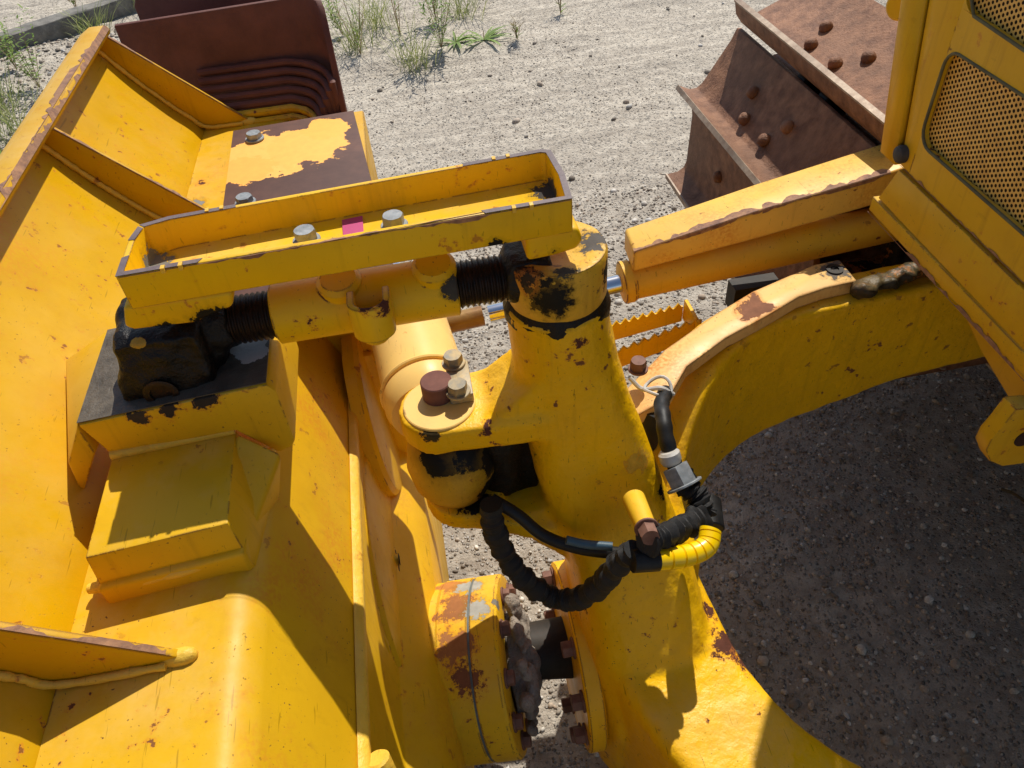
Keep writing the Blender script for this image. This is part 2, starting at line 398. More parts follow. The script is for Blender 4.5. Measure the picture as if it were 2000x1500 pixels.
    M['gasket'] = simple('olive_gasket', (.16, .14, .05), (.10, .085, .04), 60, .7)
    M['seam'] = simple('rusty_seam', (.06, .022, .01), (.03, .012, .008), 50, .9)
    M['pink'] = simple('pink_sticker', (.62, .04, .22), (.55, .05, .2), 30, .5, 0, .02)
    M['zip'] = simple('grey_tie', (.42, .40, .36), (.55, .53, .48), 50, .5)
    M['wrap'] = simple('yellow_spiral_wrap', (.95, .62, .0), (.90, .56, .0), 20, .3, 0, .1)
    M['yboss'] = paint('boss_paint', (.82, .48, .02), .2, .2, .1, rough=.32)
    # woven sleeve cloth
    s = NT('braided_black_sleeve'); wv1 = s.n('ShaderNodeTexWave'); wv1.inputs['Scale'].default_value = 220
    wv1.inputs['Distortion'].default_value = 2; s.L(s.co, wv1.inputs[0])
    s.L(s.mix(wv1.outputs['Fac'], (.004, .004, .004), (.02, .02, .021)), s.b.inputs['Base Color'])
    s.b.inputs['Roughness'].default_value = .65
    s.L(s.bump(s.math('ADD', wv1.outputs['Fac'], s.noise(90, 4)), .6, .0015), s.b.inputs['Normal']); M['braid'] = s.m
mats()

# ---------------------------------------------------------------- the ground
def vnoise(x, y, seed=0):
    rs = np.random.RandomState(seed); g = rs.rand(256, 256)
    xi = np.floor(x).astype(int); yi = np.floor(y).astype(int); fx = x - xi; fy = y - yi
    fx = fx * fx * (3 - 2 * fx); fy = fy * fy * (3 - 2 * fy)
    a = g[xi % 256, yi % 256]; b = g[(xi + 1) % 256, yi % 256]; c = g[xi % 256, (yi + 1) % 256]; d = g[(xi + 1) % 256, (yi + 1) % 256]
    return (a * (1 - fx) + b * fx) * (1 - fy) + (c * (1 - fx) + d * fx) * fy - .5
RUT = math.radians(-3.0)
def gz(x, y):
    x = np.asarray(x, float); y = np.asarray(y, float)
    u = x * math.cos(RUT) + y * math.sin(RUT); v = -x * math.sin(RUT) + y * math.cos(RUT)
    z = .05 * vnoise(x * .6, y * .6, 1) + .012 * vnoise(x * 3, y * 3, 2) + .008 * vnoise(x * 11, y * 11, 3) + .004 * vnoise(x * 37, y * 37, 4)
    far = np.clip((y - 2.0) / 1.2, 0, 1)
    z += far * (.030 * vnoise(u * .7, v * 5.5, 5) + .008 * vnoise(u * 1.5, v * 16, 6) + .010 * vnoise(x * 23, y * 23, 7))
    return z - .02
def ground():
    s = NT('sandy_gravel_ground')
    n1 = s.noise(.9, 4); n2 = s.noise(22, 6, .7); n3 = s.noise(140, 4, .7)
    sep = s.n('ShaderNodeSeparateXYZ'); s.L(s.co, sep.inputs[0])
    far = s.ramp(s.math('ADD', sep.outputs[1], s.math('MULTIPLY', n1, 2.0)), 2.4, 5.2)
    grav = s.mix(s.ramp(n2, .35, .65), (.35, .305, .25), (.58, .52, .43))
    sand = s.mix(s.ramp(n2, .35, .65), (.50, .435, .345), (.73, .65, .53))
    c = s.mix(far, grav, sand)
    ru = s.noise(1, 4, .6, stretch=(1.2, 14, 1, (0, 0, -RUT)))
    c = s.mix(s.ramp(ru, .42, .6, 0, .38), c, (.27, .225, .18))
    vo = s.n('ShaderNodeTexVoronoi'); vo.inputs['Scale'].default_value = 85; s.L(s.co, vo.inputs['Vector'])
    cr = s.n('ShaderNodeSeparateColor'); s.L(vo.outputs['Color'], cr.inputs[0])
    peb = s.mix(cr.outputs[0], (.16, .14, .12), (.70, .64, .56))
    pm = s.math('MULTIPLY', s.ramp(vo.outputs['Distance'], .25, .45, 1, 0), s.ramp(cr.outputs[1], .45, .5))
    c = s.mix(s.math('MULTIPLY', pm, .75), c, peb)
    c = s.mix(s.ramp(n3, .6, .75, 0, .4), c, (.09, .08, .07))
    s.L(c, s.b.inputs['Base Color']); s.b.inputs['Roughness'].default_value = .95
    h = s.math('ADD', s.math('MULTIPLY', pm, .8), s.math('ADD', s.math('MULTIPLY', n3, .5), n2))
    s.L(s.bump(h, 1.0, .016), s.b.inputs['Normal'])
    nx, ny = 380, 420
    xs = np.concatenate([[-40, -20, -10, -6], np.linspace(-4, 5, nx), [7, 11, 20, 40]])
    ys = np.concatenate([[-30, -12, -5, -2.5], np.linspace(-1.2, 9, ny), [11, 15, 25, 60]])
    X, Y = np.meshgrid(xs, ys, indexing='ij'); Z = gz(X, Y)
    a, b = X.shape; co = np.stack([X, Y, Z], -1).reshape(-1, 3)
    idx = np.arange(a * b).reshape(a, b)
    q = np.stack([idx[:-1, :-1], idx[1:, :-1], idx[1:, 1:], idx[:-1, 1:]], -1).reshape(-1, 4)
    me = bpy.data.meshes.new('ground'); me.from_pydata(co.tolist(), [], q.tolist())
    me.polygons.foreach_set('use_smooth', [True] * len(me.polygons)); me.materials.append(s.m)
    o = bpy.data.objects.new('ground', me); COL.objects.link(o); tag(o, kind='structure')
ground()

def stones():
    bm = bmesh.new(); bmesh.ops.create_icosphere(bm, subdivisions=1, radius=1)
    bv = np.array([v.co[:] for v in bm.verts]); bf = np.array([[v.index for v in f.verts] for f in bm.faces]); bm.free()
    nv = len(bv)
    def scatter(n, xr, yr, smin, smax, powr, seed, dens=None):
        rs = np.random.RandomState(seed)
        x = rs.uniform(*xr, n); y = rs.uniform(*yr, n)
        if dens is not None:
            k = rs.rand(n) < dens(x, y); x = x[k]; y = y[k]
        r = smin + (smax - smin) * rs.rand(len(x)) ** powr
        return x, y, r
    A = [scatter(42000, (-.6, 2.6), (.1, 3.0), .0016, .0075, 3.5, 1),
         scatter(3200, (-.6, 2.6), (.1, 3.0), .004, .016, 6, 2),
         scatter(24000, (-.8, 3.4), (2.2, 6.0), .0016, .006, 5, 3, lambda x, y: .25 + 1.0 * (vnoise(x * 1.1, y * 2.6, 9) + .2) > np.random.RandomState(3).rand(len(x))),
         scatter(200, (-2.5, 3.4), (2.6, 7), .008, .022, 4, 4),
         scatter(9000, (-3.6, -1.5), (3.2, 6.2), .004, .016, 2.5, 5, lambda x, y: .6 + 0 * x)]
    x = np.concatenate([a[0] for a in A]); y = np.concatenate([a[1] for a in A]); r = np.concatenate([a[2] for a in A])
    n = len(x); rs = np.random.RandomState(5)
    sc = np.stack([r * rs.uniform(.8, 1.4, n), r * rs.uniform(.7, 1.2, n), r * rs.uniform(.45, .85, n)], -1)
    th = rs.uniform(0, 6.28, n); jit = 1 + .22 * (rs.rand(n, nv, 1) - .5)
    v = bv[None] * jit * sc[:, None, :]
    t2 = rs.uniform(-.5, .5, n)[:, None]
    vy = v[..., 1] * np.cos(t2) - v[..., 2] * np.sin(t2); vz = v[..., 1] * np.sin(t2) + v[..., 2] * np.cos(t2)
    v[..., 1] = vy; v[..., 2] = vz
    c, s_ = np.cos(th)[:, None], np.sin(th)[:, None]
    vx = v[..., 0] * c - v[..., 1] * s_; vy = v[..., 0] * s_ + v[..., 1] * c
    v[..., 0] = vx + x[:, None]; v[..., 1] = vy + y[:, None]; v[..., 2] += (gz(x, y) + r * .25)[:, None]
    f = (bf[None] + (np.arange(n) * nv)[:, None, None]).reshape(-1, 3)
    me = bpy.data.meshes.new('loose_gravel'); me.vertices.add(n * nv); me.vertices.foreach_set('co', v.reshape(-1))
    me.loops.add(len(f) * 3); me.polygons.add(len(f))
    me.loops.foreach_set('vertex_index', f.reshape(-1).astype(np.int32))
    me.polygons.foreach_set('loop_start', (np.arange(len(f)) * 3).astype(np.int32))
    me.update(calc_edges=True); me.polygons.foreach_set('use_smooth', [True] * len(f))
    at = me.attributes.new('tone', 'FLOAT', 'POINT'); at.data.foreach_set('value', np.repeat(rs.rand(n), nv).astype(np.float32))
    s = NT('gravel_stone'); a = s.n('ShaderNodeAttribute'); a.attribute_name = 'tone'
    cr = s.n('ShaderNodeValToRGB'); cr.color_ramp.interpolation = 'LINEAR'; e = cr.color_ramp.elements
    e[0].color = (.16, .13, .10, 1); e[1].color = (.80, .74, .65, 1); e[1].position = 1
    for p, k in ((.25, (.26, .22, .175, 1)), (.5, (.36, .31, .25, 1)), (.68, (.44, .34, .25, 1)), (.82, (.58, .53, .45, 1)), (.92, (.45, .44, .42, 1))):
        q = e.new(p); q.color = k
    s.L(a.outputs['Fac'], cr.inputs[0])
    s.L(s.mix(s.ramp(s.noise(260, 3), .4, .65, 0, .35), cr.outputs[0], (.12, .10, .085)), s.b.inputs['Base Color'])
    s.b.inputs['Roughness'].default_value = .9; me.materials.append(s.m)
    o = bpy.data.objects.new('loose_gravel', me); COL.objects.link(o)
    tag(o, 'loose grey brown pebbles strewn over the sandy yard', 'gravel', kind='stuff')
stones()

# ---------------------------------------------------------------- the bulldozer
DZ = thing('bulldozer', (1.2, .75, 0), 'weathered yellow crawler bulldozer seen across its blade, push frame and grille', 'bulldozer')

# ===== blade (part) : moldboard, with everything welded to it as sub-parts
XT, ZT = -.645, 1.185            # top edge
FX, FZ = -.475, .970           # fold on the beam
YN, YF = -1.25, 1.90
def extr(profile, y0, y1, name, mat, parent, bevel=0, ny=1, **k):
    mb = MB(); mb.prism([V(p[0], y0, p[1]) for p in profile], (0, y1 - y0, 0)); return mb.build(name, mat, parent, bevel=bevel, **k)
mid = [(XT, ZT), (-.588, 1.105), (-.530, 1.035), (FX, FZ), (-.44, .86), (-.41, .70), (-.405, .52), (-.425, .34), (-.47, .18), (-.54, .04)]
mid = [V(a, 0, b) for a, b in mid]; mc = curve(mid, 4)
prof = [(p.x, p.z) for p in mc]
th = .016; back = []; front = []
for i, p in enumerate(mc):
    t = (mc[min(i + 1, len(mc) - 1)] - mc[max(i - 1, 0)]).normalized(); nrm_ = V(-t.z, 0, t.x)   # towards +x
    if nrm_.x < 0: nrm_ = -nrm_
    front.append((p.x - nrm_.x * th, p.z - nrm_.z * th)); back.append((p.x, p.z))
blade = extr(back + front[::-1], YN, YF, 'blade', M['mold'], DZ, bevel=.0015)
WM[blade.name] = Matrix.Identity(4)
# rolled top lip seen from above
lip = [(-.600, 1.210), (-.606, 1.219), (-.640, 1.219), (-.666, 1.205), (-.672, 1.185), (-.648, 1.178), (-.642, 1.196), (-.604, 1.200)]
extr(lip, YN, 1.885, 'top_lip', M['gusset'], blade, bevel=.002)
# cutting edge
extr([(-.54, .05), (-.56, .05), (-.66, .0), (-.63, -.005)], YN, YF, 'cutting_edge', M['track'], blade, bevel=.002)
# box beam
bp = [(FX + .001, FZ), (-.30, FZ)] + [(-.30 + .052 * math.sin(a), FZ - .052 + .052 * math.cos(a)) for a in np.linspace(.15, 1.05, 7)]
bp += [(-.205, .835), (-.182, .775), (-.185, .74), (-.40, .70)]
extr([(FX - .01, FZ - .02)] + bp, YN, YF, 'beam', M['beam'], blade, bevel=.0, smooth=True, angle=22)
extr([(-.186, .790), (-.172, .782), (-.172, .765), (-.186, .760)], YN, 1.55, 'weld_seam', M['weld'], blade, bevel=.004)
# step plate bolted on the beam and the box under it
pl = [W(455, 255, z=.997), W(690, 215, z=.997), W(725, 350, z=.997)]
k0 = (pl[2] - pl[1]).normalized(); k1 = (W(435, 400, z=.997) - pl[0]).normalized()
pl += [pl[1] + k0 * .75, pl[0] + k1 * .75]
pl = [pl[0], pl[1], pl[3], pl[4]]
MB().prism([p + V(0, 0, -.011) for p in pl], (0, 0, .011)).build('step_plate', M['plate'], blade, bevel=.002)
bx = [V(-.235, 1.15, .68), V(-.090, 1.15, .68), V(-.092, 1.15, .982), V(-.235, 1.15, .982)]
MB().prism(bx, (0, .67, 0)).build('step_support', M['gusset'], blade, bevel=.004)
for q in ((498, 268), (480, 393)):
    hexbolt('bolt', W(q[0], q[1] + 4, z=.998), (0, 0, 1), .029, .012, M['bolt'], blade, rot=.3)
# gussets
def gusset(y, tip, top=(XT, ZT), d=.010, fold=(FX, FZ)):
    mb = MB(); pts = [V(-.606, y, 1.203), V(-.640, y, 1.196)]
    for p in mc[1:12]:
        if p.z > FZ + .004: pts.append(V(p.x + .003, y, p.z))
    pts += [V(FX + .006, y, FZ + .001), V(tip[0], y, FZ + .001), V(tip[0] + .004, y, FZ + .012), V(tip[0] - .006, y, FZ + .020)]
    mb.prism(pts[::-1], (0, -d, 0)); g = mb.build('gusset', M['gusset'], blade, bevel=.0015)
    # weld beads along moldboard and beam, and the blob at the tip
    wb = MB(); c = curve([V(p.x + .006, y - d - .004, p.z) for p in mc[0:12:2] if p.z > FZ] + [V(FX + .01, y - d - .004, FZ + .008), V(tip[0] - .01, y - d - .004, FZ + .004)], 10)
    wb.tube(c, .005, 8, wob=.12)
    wb.ring([(-.03, .005), (-.018, .008), (-.004, .0105), (.008, .0105), (.016, .008), (.020, .004)], V(tip[0] + .002, y - d / 2, FZ + .002), (1, 0, .05), 14)
    wb.build('weld_bead', M['weld'], blade, smooth=True, angle=60)
gusset(1.87, (-.372, 0)); gusset(1.41, (-.385, 0)); gusset(.476, (-.345, 0)); gusset(-.45, (-.34, 0))
def worn_edge(a, b, inward, nrm, w, parent, cover=.6, seed=1, step=.006, name='worn_edge'):
    rnd = random.Random(seed); a = Vector(a); b = Vector(b); n = max(4, int((b - a).length / step)); inward = Vector(inward).normalized(); nrm = Vector(nrm).normalized() * .0007
    mb = MB(); prev = None
    for i in range(n + 1):
        p = a + (b - a) * i / n; f = mnoise.noise(p * 9 + V(seed, 0, 0)) * 1.1 + mnoise.noise(p * 45 + V(0, seed, 0)) * .7 + cover - .35
        ww = max(.13, min(1.4, f * 2 + rnd.uniform(-.25, .25))) * w
        if ww > w * .08 and prev is not None and prev[1] > w * .08:
            q = [prev[0] + nrm, p + nrm, p + inward * ww + nrm, prev[0] + inward * prev[1] + nrm]
            mb.add(q, [(0, 1, 2, 3)])
        prev = (p, ww)
    if mb.f:
        me = bpy.data.meshes.new(name); me.from_pydata([tuple(v) for v in mb.v], [], mb.f)
        bm = bmesh.new(); bm.from_mesh(me); bmesh.ops.remove_doubles(bm, verts=bm.verts, dist=1e-5); bmesh.ops.recalc_face_normals(bm, faces=bm.faces)
        g = bmesh.ops.extrude_face_region(bm, geom=list(bm.faces)); bmesh.ops.translate(bm, vec=-nrm * .8, verts=[v for v in g['geom'] if isinstance(v, bmesh.types.BMVert)])
        bm.to_mesh(me); bm.free(); me.materials.append(M['edge']); o = bpy.data.objects.new(name, me); COL.objects.link(o); put(o, parent)
worn_edge((-.6075, -.3, 1.2193), (-.6075, 1.88, 1.2193), (-1, 0, 0), (0, 0, 1), .010, blade, .75, 3)
worn_edge((-.6005, -.3, 1.2105), (-.6005, 1.88, 1.2105), (-.55, 0, .83), (.83, 0, .55), .009, blade, .9, 4)
for gy, tx, sd_ in ((1.87, -.372, 5), (1.41, -.385, 6), (.476, -.345, 7)):
    d0_ = V(tx - .006 + .606, 0, FZ + .020 - 1.203).normalized()
    worn_edge((-.606, gy - .0095, 1.203), (tx - .006, gy - .0095, FZ + .020), (0, 1, 0), (-d0_.z, 0, d0_.x), .006, blade, .52, sd_, .004)
# wing at the far end: two maroon sheets with rounded corners, folded with a big radius
yw = 1.98
def wallsheet():
    xl, xr, zb, zt = -.62, -.15, .87, 1.20; r = .07
    plan = [V(xl, yw, 0)] + [V(xr - r + r * math.sin(a), yw - r + r * math.cos(a), 0) for a in np.linspace(0, math.pi / 2, 9)] + [V(xr + .004, yw - .16, 0)]
    mb = MB(); n = len(plan); t = .014
    inner = plan; outer = []
    for i, p in enumerate(plan):
        d = (plan[min(i + 1, n - 1)] - plan[max(i - 1, 0)]).normalized(); nn = V(-d.y, d.x, 0); outer.append(p + nn * t)
    tops = [zt - .012 * (i == 0) + 0.0 for i in range(n)]
    tops[-1] = .965; tops[-2] = zt - .035; tops[-3] = zt - .012
    vs = []; 
    for i in range(n):
        vs += [inner[i] + V(0, 0, zb), inner[i] + V(0, 0, tops[i]), outer[i] + V(0, 0, tops[i]), outer[i] + V(0, 0, zb)]
    fs = []
    for i in range(n - 1):
        a = i * 4; b = a + 4
        fs += [(a, b, b + 1, a + 1), (a + 1, b + 1, b + 2, a + 2), (a + 2, b + 2, b + 3, a + 3), (a + 3, b + 3, b, a)]
    fs += [(0, 1, 2, 3), (4 * n - 4, 4 * n - 1, 4 * n - 2, 4 * n - 3)]
    mb.add(vs, fs); return mb
wallsheet().build('wing_plate', M['wing'], blade, bevel=.003)
mb = MB(); R0 = .03
pts = [V(-.60, 2.12, .6), V(-.20, 2.12, .6), V(-.20, 2.12, 1.215), V(-.57, 2.12, 1.215), V(-.59, 2.12, 1.205), V(-.60, 2.12, 1.185)]
mb.prism(pts, (0, .014, 0)).build('wing_outer_plate', M['wing'], blade, bevel=.004)
for i in range(7):   # stepped folds where the beam turns up into the wing
    yk = 1.865 + .017 * i; zk = FZ - .002 + .016 * i; rr_ = .05 + .012 * i
    path = [V(-.47, yk, zk)] + [V(-.262 + rr_ * math.sin(a) * .9, yk - rr_ + rr_ * math.cos(a), zk - .012 * a) for a in np.linspace(0, 1.55, 9)]
    path.append(path[-1] + V(.002, -.012, -.13))
    MB().tube(path, .0095, 10, wob=.06).build('fold', M['beam'] if i < 2 else M['wing'], blade, smooth=True)
MB().box(((-.60 - .16) / 2, yw + .09, .93), (.22, .09, .03)).build('wing_shelf', M['wing'], blade, bevel=.004)

# pad and block that carry the link
zb = 1.045
blk = [W(220, 888, z=zb), W(460, 838, z=zb), W(445, 1022, z=zb), W(165, 1090, z=zb)]
mb = MB(); top = blk; bot = [p.copy() for p in blk]
bot = [V(top[0].x - .03, top[0].y, FZ - .02), V(top[1].x + .03, top[1].y, FZ - .03), V(top[2].x + .008, top[2].y - .008, FZ - .02), V(top[3].x - .006, top[3].y - .010, FZ - .02)]
mb.loft([bot, top]); mb.build('block', M['pad'], blade, bevel=.003)
stp = [V(top[2].x + .006, top[2].y - .012, FZ - .01), V(top[3].x - .004, top[3].y - .014, FZ - .01), V(top[3].x - .002, top[3].y + .05, FZ - .01), V(top[2].x + .006, top[2].y + .05, FZ - .01)]
MB().prism(stp, (0, 0, .040)).build('block_foot', M['pad'], blade, bevel=.006, seg=3)
wb = MB()
wb.tube(curve([W(175, 1150, z=.985), W(300, 1130, z=.99), W(430, 1090, z=.99), W(470, 1060, z=.985), W(500, 980, z=.975), W(530, 880, z=.97)], 8), .006, 10, wob=.2)
wb.tube([top[0] + V(0, -.003, .003), top[1] + V(0, -.003, .003)], .006, 10, wob=.2)
wb.build('weld_bead', M['weld'], blade, smooth=True, angle=60)
# skirt filling from the pad's right end down to the beam
mb = MB(); a0 = W(460, 842, z=1.050); a1 = W(552, 885, z=1.02); b0 = W(445, 1040, z=1.0); b1 = W(478, 1080, z=.965)
mb.loft([[a0, a1, V(a1.x - .03, a1.y, .92), V(a0.x - .03, a0.y, .90)], [b0, b1, V(b1.x - .02, b1.y, .90), V(b0.x - .02, b0.y, .90)]])
mb.build('skirt', M['pad'], blade, bevel=.008, seg=3)
zp = 1.115; yp = .728
fp = [W(150, 832, y=yp), W(520, 752, y=yp), W(540, 765, y=yp), W(577, 860, y=yp), W(572, 872, y=yp), W(545, 885, y=yp), W(460, 842, y=yp), W(218, 890, y=yp)]
mb = MB(); mb.prism(fp, (0, .19, 0)); mb.build('link_pad', M['pad'], blade, bevel=.004)
gt = [p + V(0, 0, .0012) for p in (fp[0], fp[1])]; gt += [V(gt[1].x, yp + .185, gt[1].z), V(gt[0].x, yp + .185, gt[0].z)]
MB().prism([p + V(0, .003, 0) for p in gt[:2]] + gt[2:], (0, 0, .0012)).build('grease_film', M['film'], blade)
# sloped web from pad down to the moldboard with beads
mb = MB(); A = W(150, 832, y=yp); B = V(A.x, A.y + .19, A.z)
mb.add([A, B, V(-.53, B.y, 1.065), V(-.49, A.y, 1.045), A + V(0, 0, -.05), B + V(0, 0, -.08), V(-.54, B.y, .99), V(-.50, A.y, .98)],
       [(0, 1, 2, 3), (4, 7, 6, 5), (0, 3, 7, 4), (1, 5, 6, 2), (0, 4, 5, 1), (3, 2, 6, 7)])
mb.build('pad_web', M['pad'], blade, bevel=.003)

# pivot structure in the middle of the blade
ce = [(-.185, .775), (-.176, .77), (-.170, .64), (-.160, .56), (-.118, .515), (-.092, .47), (-.084, .38), (-.082, .06), (-.40, .06), (-.40, .72)]
extr(ce, -.1, 1.28, 'pivot_box', M['center'], blade, bevel=.006)
extr([(-.30, .80), (-.135, .80), (-.117, .70), (-.100, .55), (-.088, .40), (-.088, .06), (-.30, .06)], 1.135, 1.155, 'pivot_rib', M['center'], blade, bevel=.003)
MB().prism([W(738, 722, y=1.0), W(748, 702, y=1.0), W(772, 735, y=1.0), W(800, 795, y=1.0), W(790, 812, y=1.0), W(768, 803, y=1.0)], (0, .03, 0)).build('black_tab', M['grease'], blade, bevel=.003)  # added black tab, its colour covers both grease and shadow beside the barrel
def disc(name, c, r, t, mat, parent, ring_=True, ax=(1, 0, 0)):
    a = Vector(ax).normalized(); mb = MB(); c = Vector(c)
    mb.ring([(0, r), (t * .7, r), (t * .95, r - t * .3), (t, r - t * .6)], c, a, 96)
    o = mb.build(name, mat, parent, smooth=True, angle=30)
    return o
nrmx = V(1, 0, .10)
disc('pivot_disc', (-.172, .86, .49), .245, .026, M['center'], blade, ax=nrmx)
mb = MB(); mb.tube([V(-.166, .86, .49) + (V(0, math.cos(a), 0) + V(-.10, 0, .995) * math.sin(a)) * .254 for a in np.linspace(0, 2 * math.pi, 90)], .013, 8, wob=.15)
mb.build('weld_bead', M['center'], blade, smooth=True, angle=60)
disc('tilt_disc', (-.170, 1.14, .66), .185, .030, M['center'], blade, ax=V(1, 0, .08))
mb = MB(); a0 = W(735, 1480, y=.40)
mb.cyl(a0, a0 + V(.02, -.05, -.10), .016, n=24, ch=.003); mb.build('stop_pin', M['weld'], blade, smooth=True)

# ball cap with shim, bolts, mud (part)
cc = V(-.074, .715, .335)
ca = V(1, -.13, .12).normalized(); cu = (V(0, 1, 0) - ca * ca.y).normalized(); cv = ca.cross(cu)
def capp(t_, r_, an): return cc + ca * t_ + (cu * math.cos(an) + cv * math.sin(an)) * r_
mb = MB(); mb.ring([(-.05, .166), (-.004, .166), (.0, .168), (.052, .168), (.054, .166)], cc, ca, 96)
mb.ring([(.058, .166), (.060, .168), (.103, .168), (.108, .164), (.110, .158), (.110, .10), (.098, .09)], cc, ca, 96)
cap = mb.build('ball_cap', M['cap'], DZ, smooth=True, angle=25)
WM[cap.name] = Matrix.Identity(4)
MB().ring([(.048, .1655), (.064, .1655)], cc, ca, 96).build('shim', M['gap'], cap, smooth=True)
for k in range(10):
    hexbolt('bolt', capp(.110, .136, math.radians(18 + 36 * k)), ca, .024, .012, M['boltr'], cap, rot=k)
MB().ring([(-.002, .0), (.0008, .014)], capp(.024, .1675, math.radians(215)), (capp(0, 1, math.radians(215)) - capp(0, 0, 0)), 24).build('drain_hole', M['dark'], cap)
mb = MB()
for k in range(120):
    a = random.uniform(-.6, 3.4); r = random.uniform(.03, .135); q = cc + V(.118 + (.135 - r) * .30, r * math.cos(a), r * math.sin(a))
    zz = random.uniform(.35, .8); mb.ring([(-.02 * zz, .004), (-.012 * zz, .020 * zz), (0, .026 * zz), (.012 * zz, .018 * zz), (.018 * zz, .004)], q, (1, random.uniform(-.4, .4), random.uniform(-.3, .6)), 8)
mb.ring([(-.01, .10), (.012, .10), (.03, .07), (.05, .05)], cc + V(.105, 0, 0), (1, 0, 0), 24)
mb.build('caked_mud', M['mud'], cap, remesh=.004, relax=0, rough=.007)
mb = MB(); mb.cyl(cc + V(.12, 0, .02), cc + V(.26, 0, .0), .052, .062, 32)
mb.build('ball_stud', M['dark'], DZ, smooth=True, rough=.003)

# ===== push frame with tower (part): one casting
yc = .755
mb = MB()
def oval(cx, z, rx, ry, cy=yc, n=20, tilt=0):
    return [V(cx + rx * math.cos(2 * math.pi * k / n), cy + ry * math.sin(2 * math.pi * k / n), z + tilt * math.cos(2 * math.pi * k / n)) for k in range(n)]
def sq(cx, z, hx, hy, cy=yc, e=3.2, n=28):
    o = []
    for k in range(n):
        a = 2 * math.pi * k / n; c, s_ = math.cos(a), math.sin(a)
        r = (abs(c) ** e + abs(s_) ** e) ** (-1 / e); o.append(V(cx + hx * r * c, cy + hy * r * s_, z))
    return o
mb.loft([sq(.162, 1.118, .071, .071, .815, e=2), sq(.163, 1.083, .071, .071, .812, e=2), sq(.169, 1.022, .074, .068, .808, e=2.4), sq(.177, .955, .0805, .066, .800, e=2.8),
         sq(.191, .889, .088, .067, .793, e=3.2), sq(.205, .818, .095, .0725, .781, e=3.4), sq(.2245, .740, .098, .087, .770, e=3.6), sq(.246, .66, .098, .105, e=3.6),
         sq(.262, .56, .108, .15, .74), sq(.272, .48, .115, .185, .72), sq(.275, .35, .12, .20, .70), sq(.275, .14, .115, .19, .70)])
# upper and lower lugs of the fork
mb.cyl(V(-.019, .80, .923), V(-.019, .80, .968), .0595, n=40)
mb.prism([V(-.019, .7405, .923), V(.148, .735, .918), V(.148, .865, .918), V(-.019, .8595, .923)], (0, 0, .045))
mb.prism([V(.032, .747, .955), V(.127, .745, .955), V(.127, .745, 1.03)], (0, .11, 0))
mb.cyl(V(-.002, .79, .757), V(-.002, .79, .795), .0655, n=40)
mb.prism([V(-.002, .7245, .757), V(.167, .700, .69), V(.167, .86, .69), V(-.002, .8555, .757)], (0, 0, .038))
mb.prism([V(.031, .735, .765), V(.157, .725, .765), V(.157, .725, .61)], (0, .115, 0))
mb.box((.092, .83, .855), (.047, .03, .095))
def arm(path, n=10):
    c = curve([p[0] for p in path], n); m_ = len(path) - 1; secs = []
    for i, p in enumerate(c):
        t = i / n; k = min(int(t), m_ - 1); f = t - k
        hw = path[k][1] * (1 - f) + path[k + 1][1] * f; hh = path[k][2] * (1 - f) + path[k + 1][2] * f
        d = c[min(i + 1, len(c) - 1)] - c[max(i - 1, 0)]; d.z = 0; d.normalize(); u = V(-d.y, d.x, 0)
        secs.append(rrect(p, u, V(0, 0, 1), hw, hh, min(hw, hh) * .25))
    mb.loft(secs)
arm([(V(.27, .72, .36), .12, .17), (V(.315, .52, .345), .105, .155), (V(.40, .36, .34), .10, .145), (V(.56, .23, .34), .095, .135), (V(.80, .16, .34), .08, .12), (V(1.2, .14, .34), .07, .11), (V(2.2, .14, .34), .07, .11)])
arm([(V(.27, .74, .40), .12, .19), (V(.312, .86, .47), .08, .19), (V(.428, .973, .595), .054, .178), (V(.573, 1.053, .650), .047, .165), (V(.80, 1.08, .680), .047, .140), (V(1.13, 1.08, .712), .047, .112), (V(2.2, 1.08, .712), .047, .112)])
frame = mb.build('push_frame', M['frame'], DZ, remesh=.006, relax=4, rough=.0014)
WM[frame.name] = Matrix.Identity(4)
# frame flange with bolts
fc = V(.140, .705, .33)
mb = MB(); mb.ring([(0, .172), (.004, .178), (.030, .178), (.034, .172)], fc, (1, 0, 0), 80); mb.build('flange', M['flange'], frame, smooth=True, angle=25)
for k in range(10):
    a = math.radians(5 + 36 * k)
    hexbolt('bolt', fc + V(0, .150 * math.cos(a), .150 * math.sin(a)), (-1, 0, 0), .027, .018, M['boltr'], frame, rot=k)
MB().cyl(V(.055, .80, .78), V(.063, .80, .925), .040).box((.087, .812, .84), (.032, .032, .08)).build('window_fill', M['grease'], frame, remesh=.006, relax=4, rough=.004)  # black fill in the fork window, standing for grease and recess shade together
# disc, pin, keeper plate and its bolts on the upper lug
q = V(-.019, .80, .967)
mb = MB(); mb.ring([(0, .053), (.003, .0525), (.004, .051)], q, (0, 0, 1), 60); mb.build('lug_face', M['cylw'], frame, smooth=True, angle=25)
pc = W(856, 772, z=.971)
mb = MB(); mb.cyl(V(pc.x, pc.y, .76), V(pc.x, pc.y, 1.001), .0228, n=48, ch=.0015); mb.build('pivot_pin', M['pin'], frame, smooth=True, angle=25)
b1 = W(888, 722, z=.976); b2 = W(897, 778, z=.976)
mb = MB(); ka = (b2 - b1).normalized(); kb = V(-ka.y, ka.x, 0)
cm = (b1 + b2) / 2 + kb * .004; cm.z = .980
mb.box(cm, (.038, .017, .008), (ka, kb, V(0, 0, 1))); mb.build('keeper_plate', M['boltp'], frame, bevel=.0015)
hexbolt('bolt', V(b1.x, b1.y, .988), (0, 0, 1), .025, .014, M['boltp'], frame, rot=.2)
hexbolt('bolt', V(b2.x, b2.y, .988), (0, 0, 1), .025, .014, M['boltp'], frame, rot=.5)
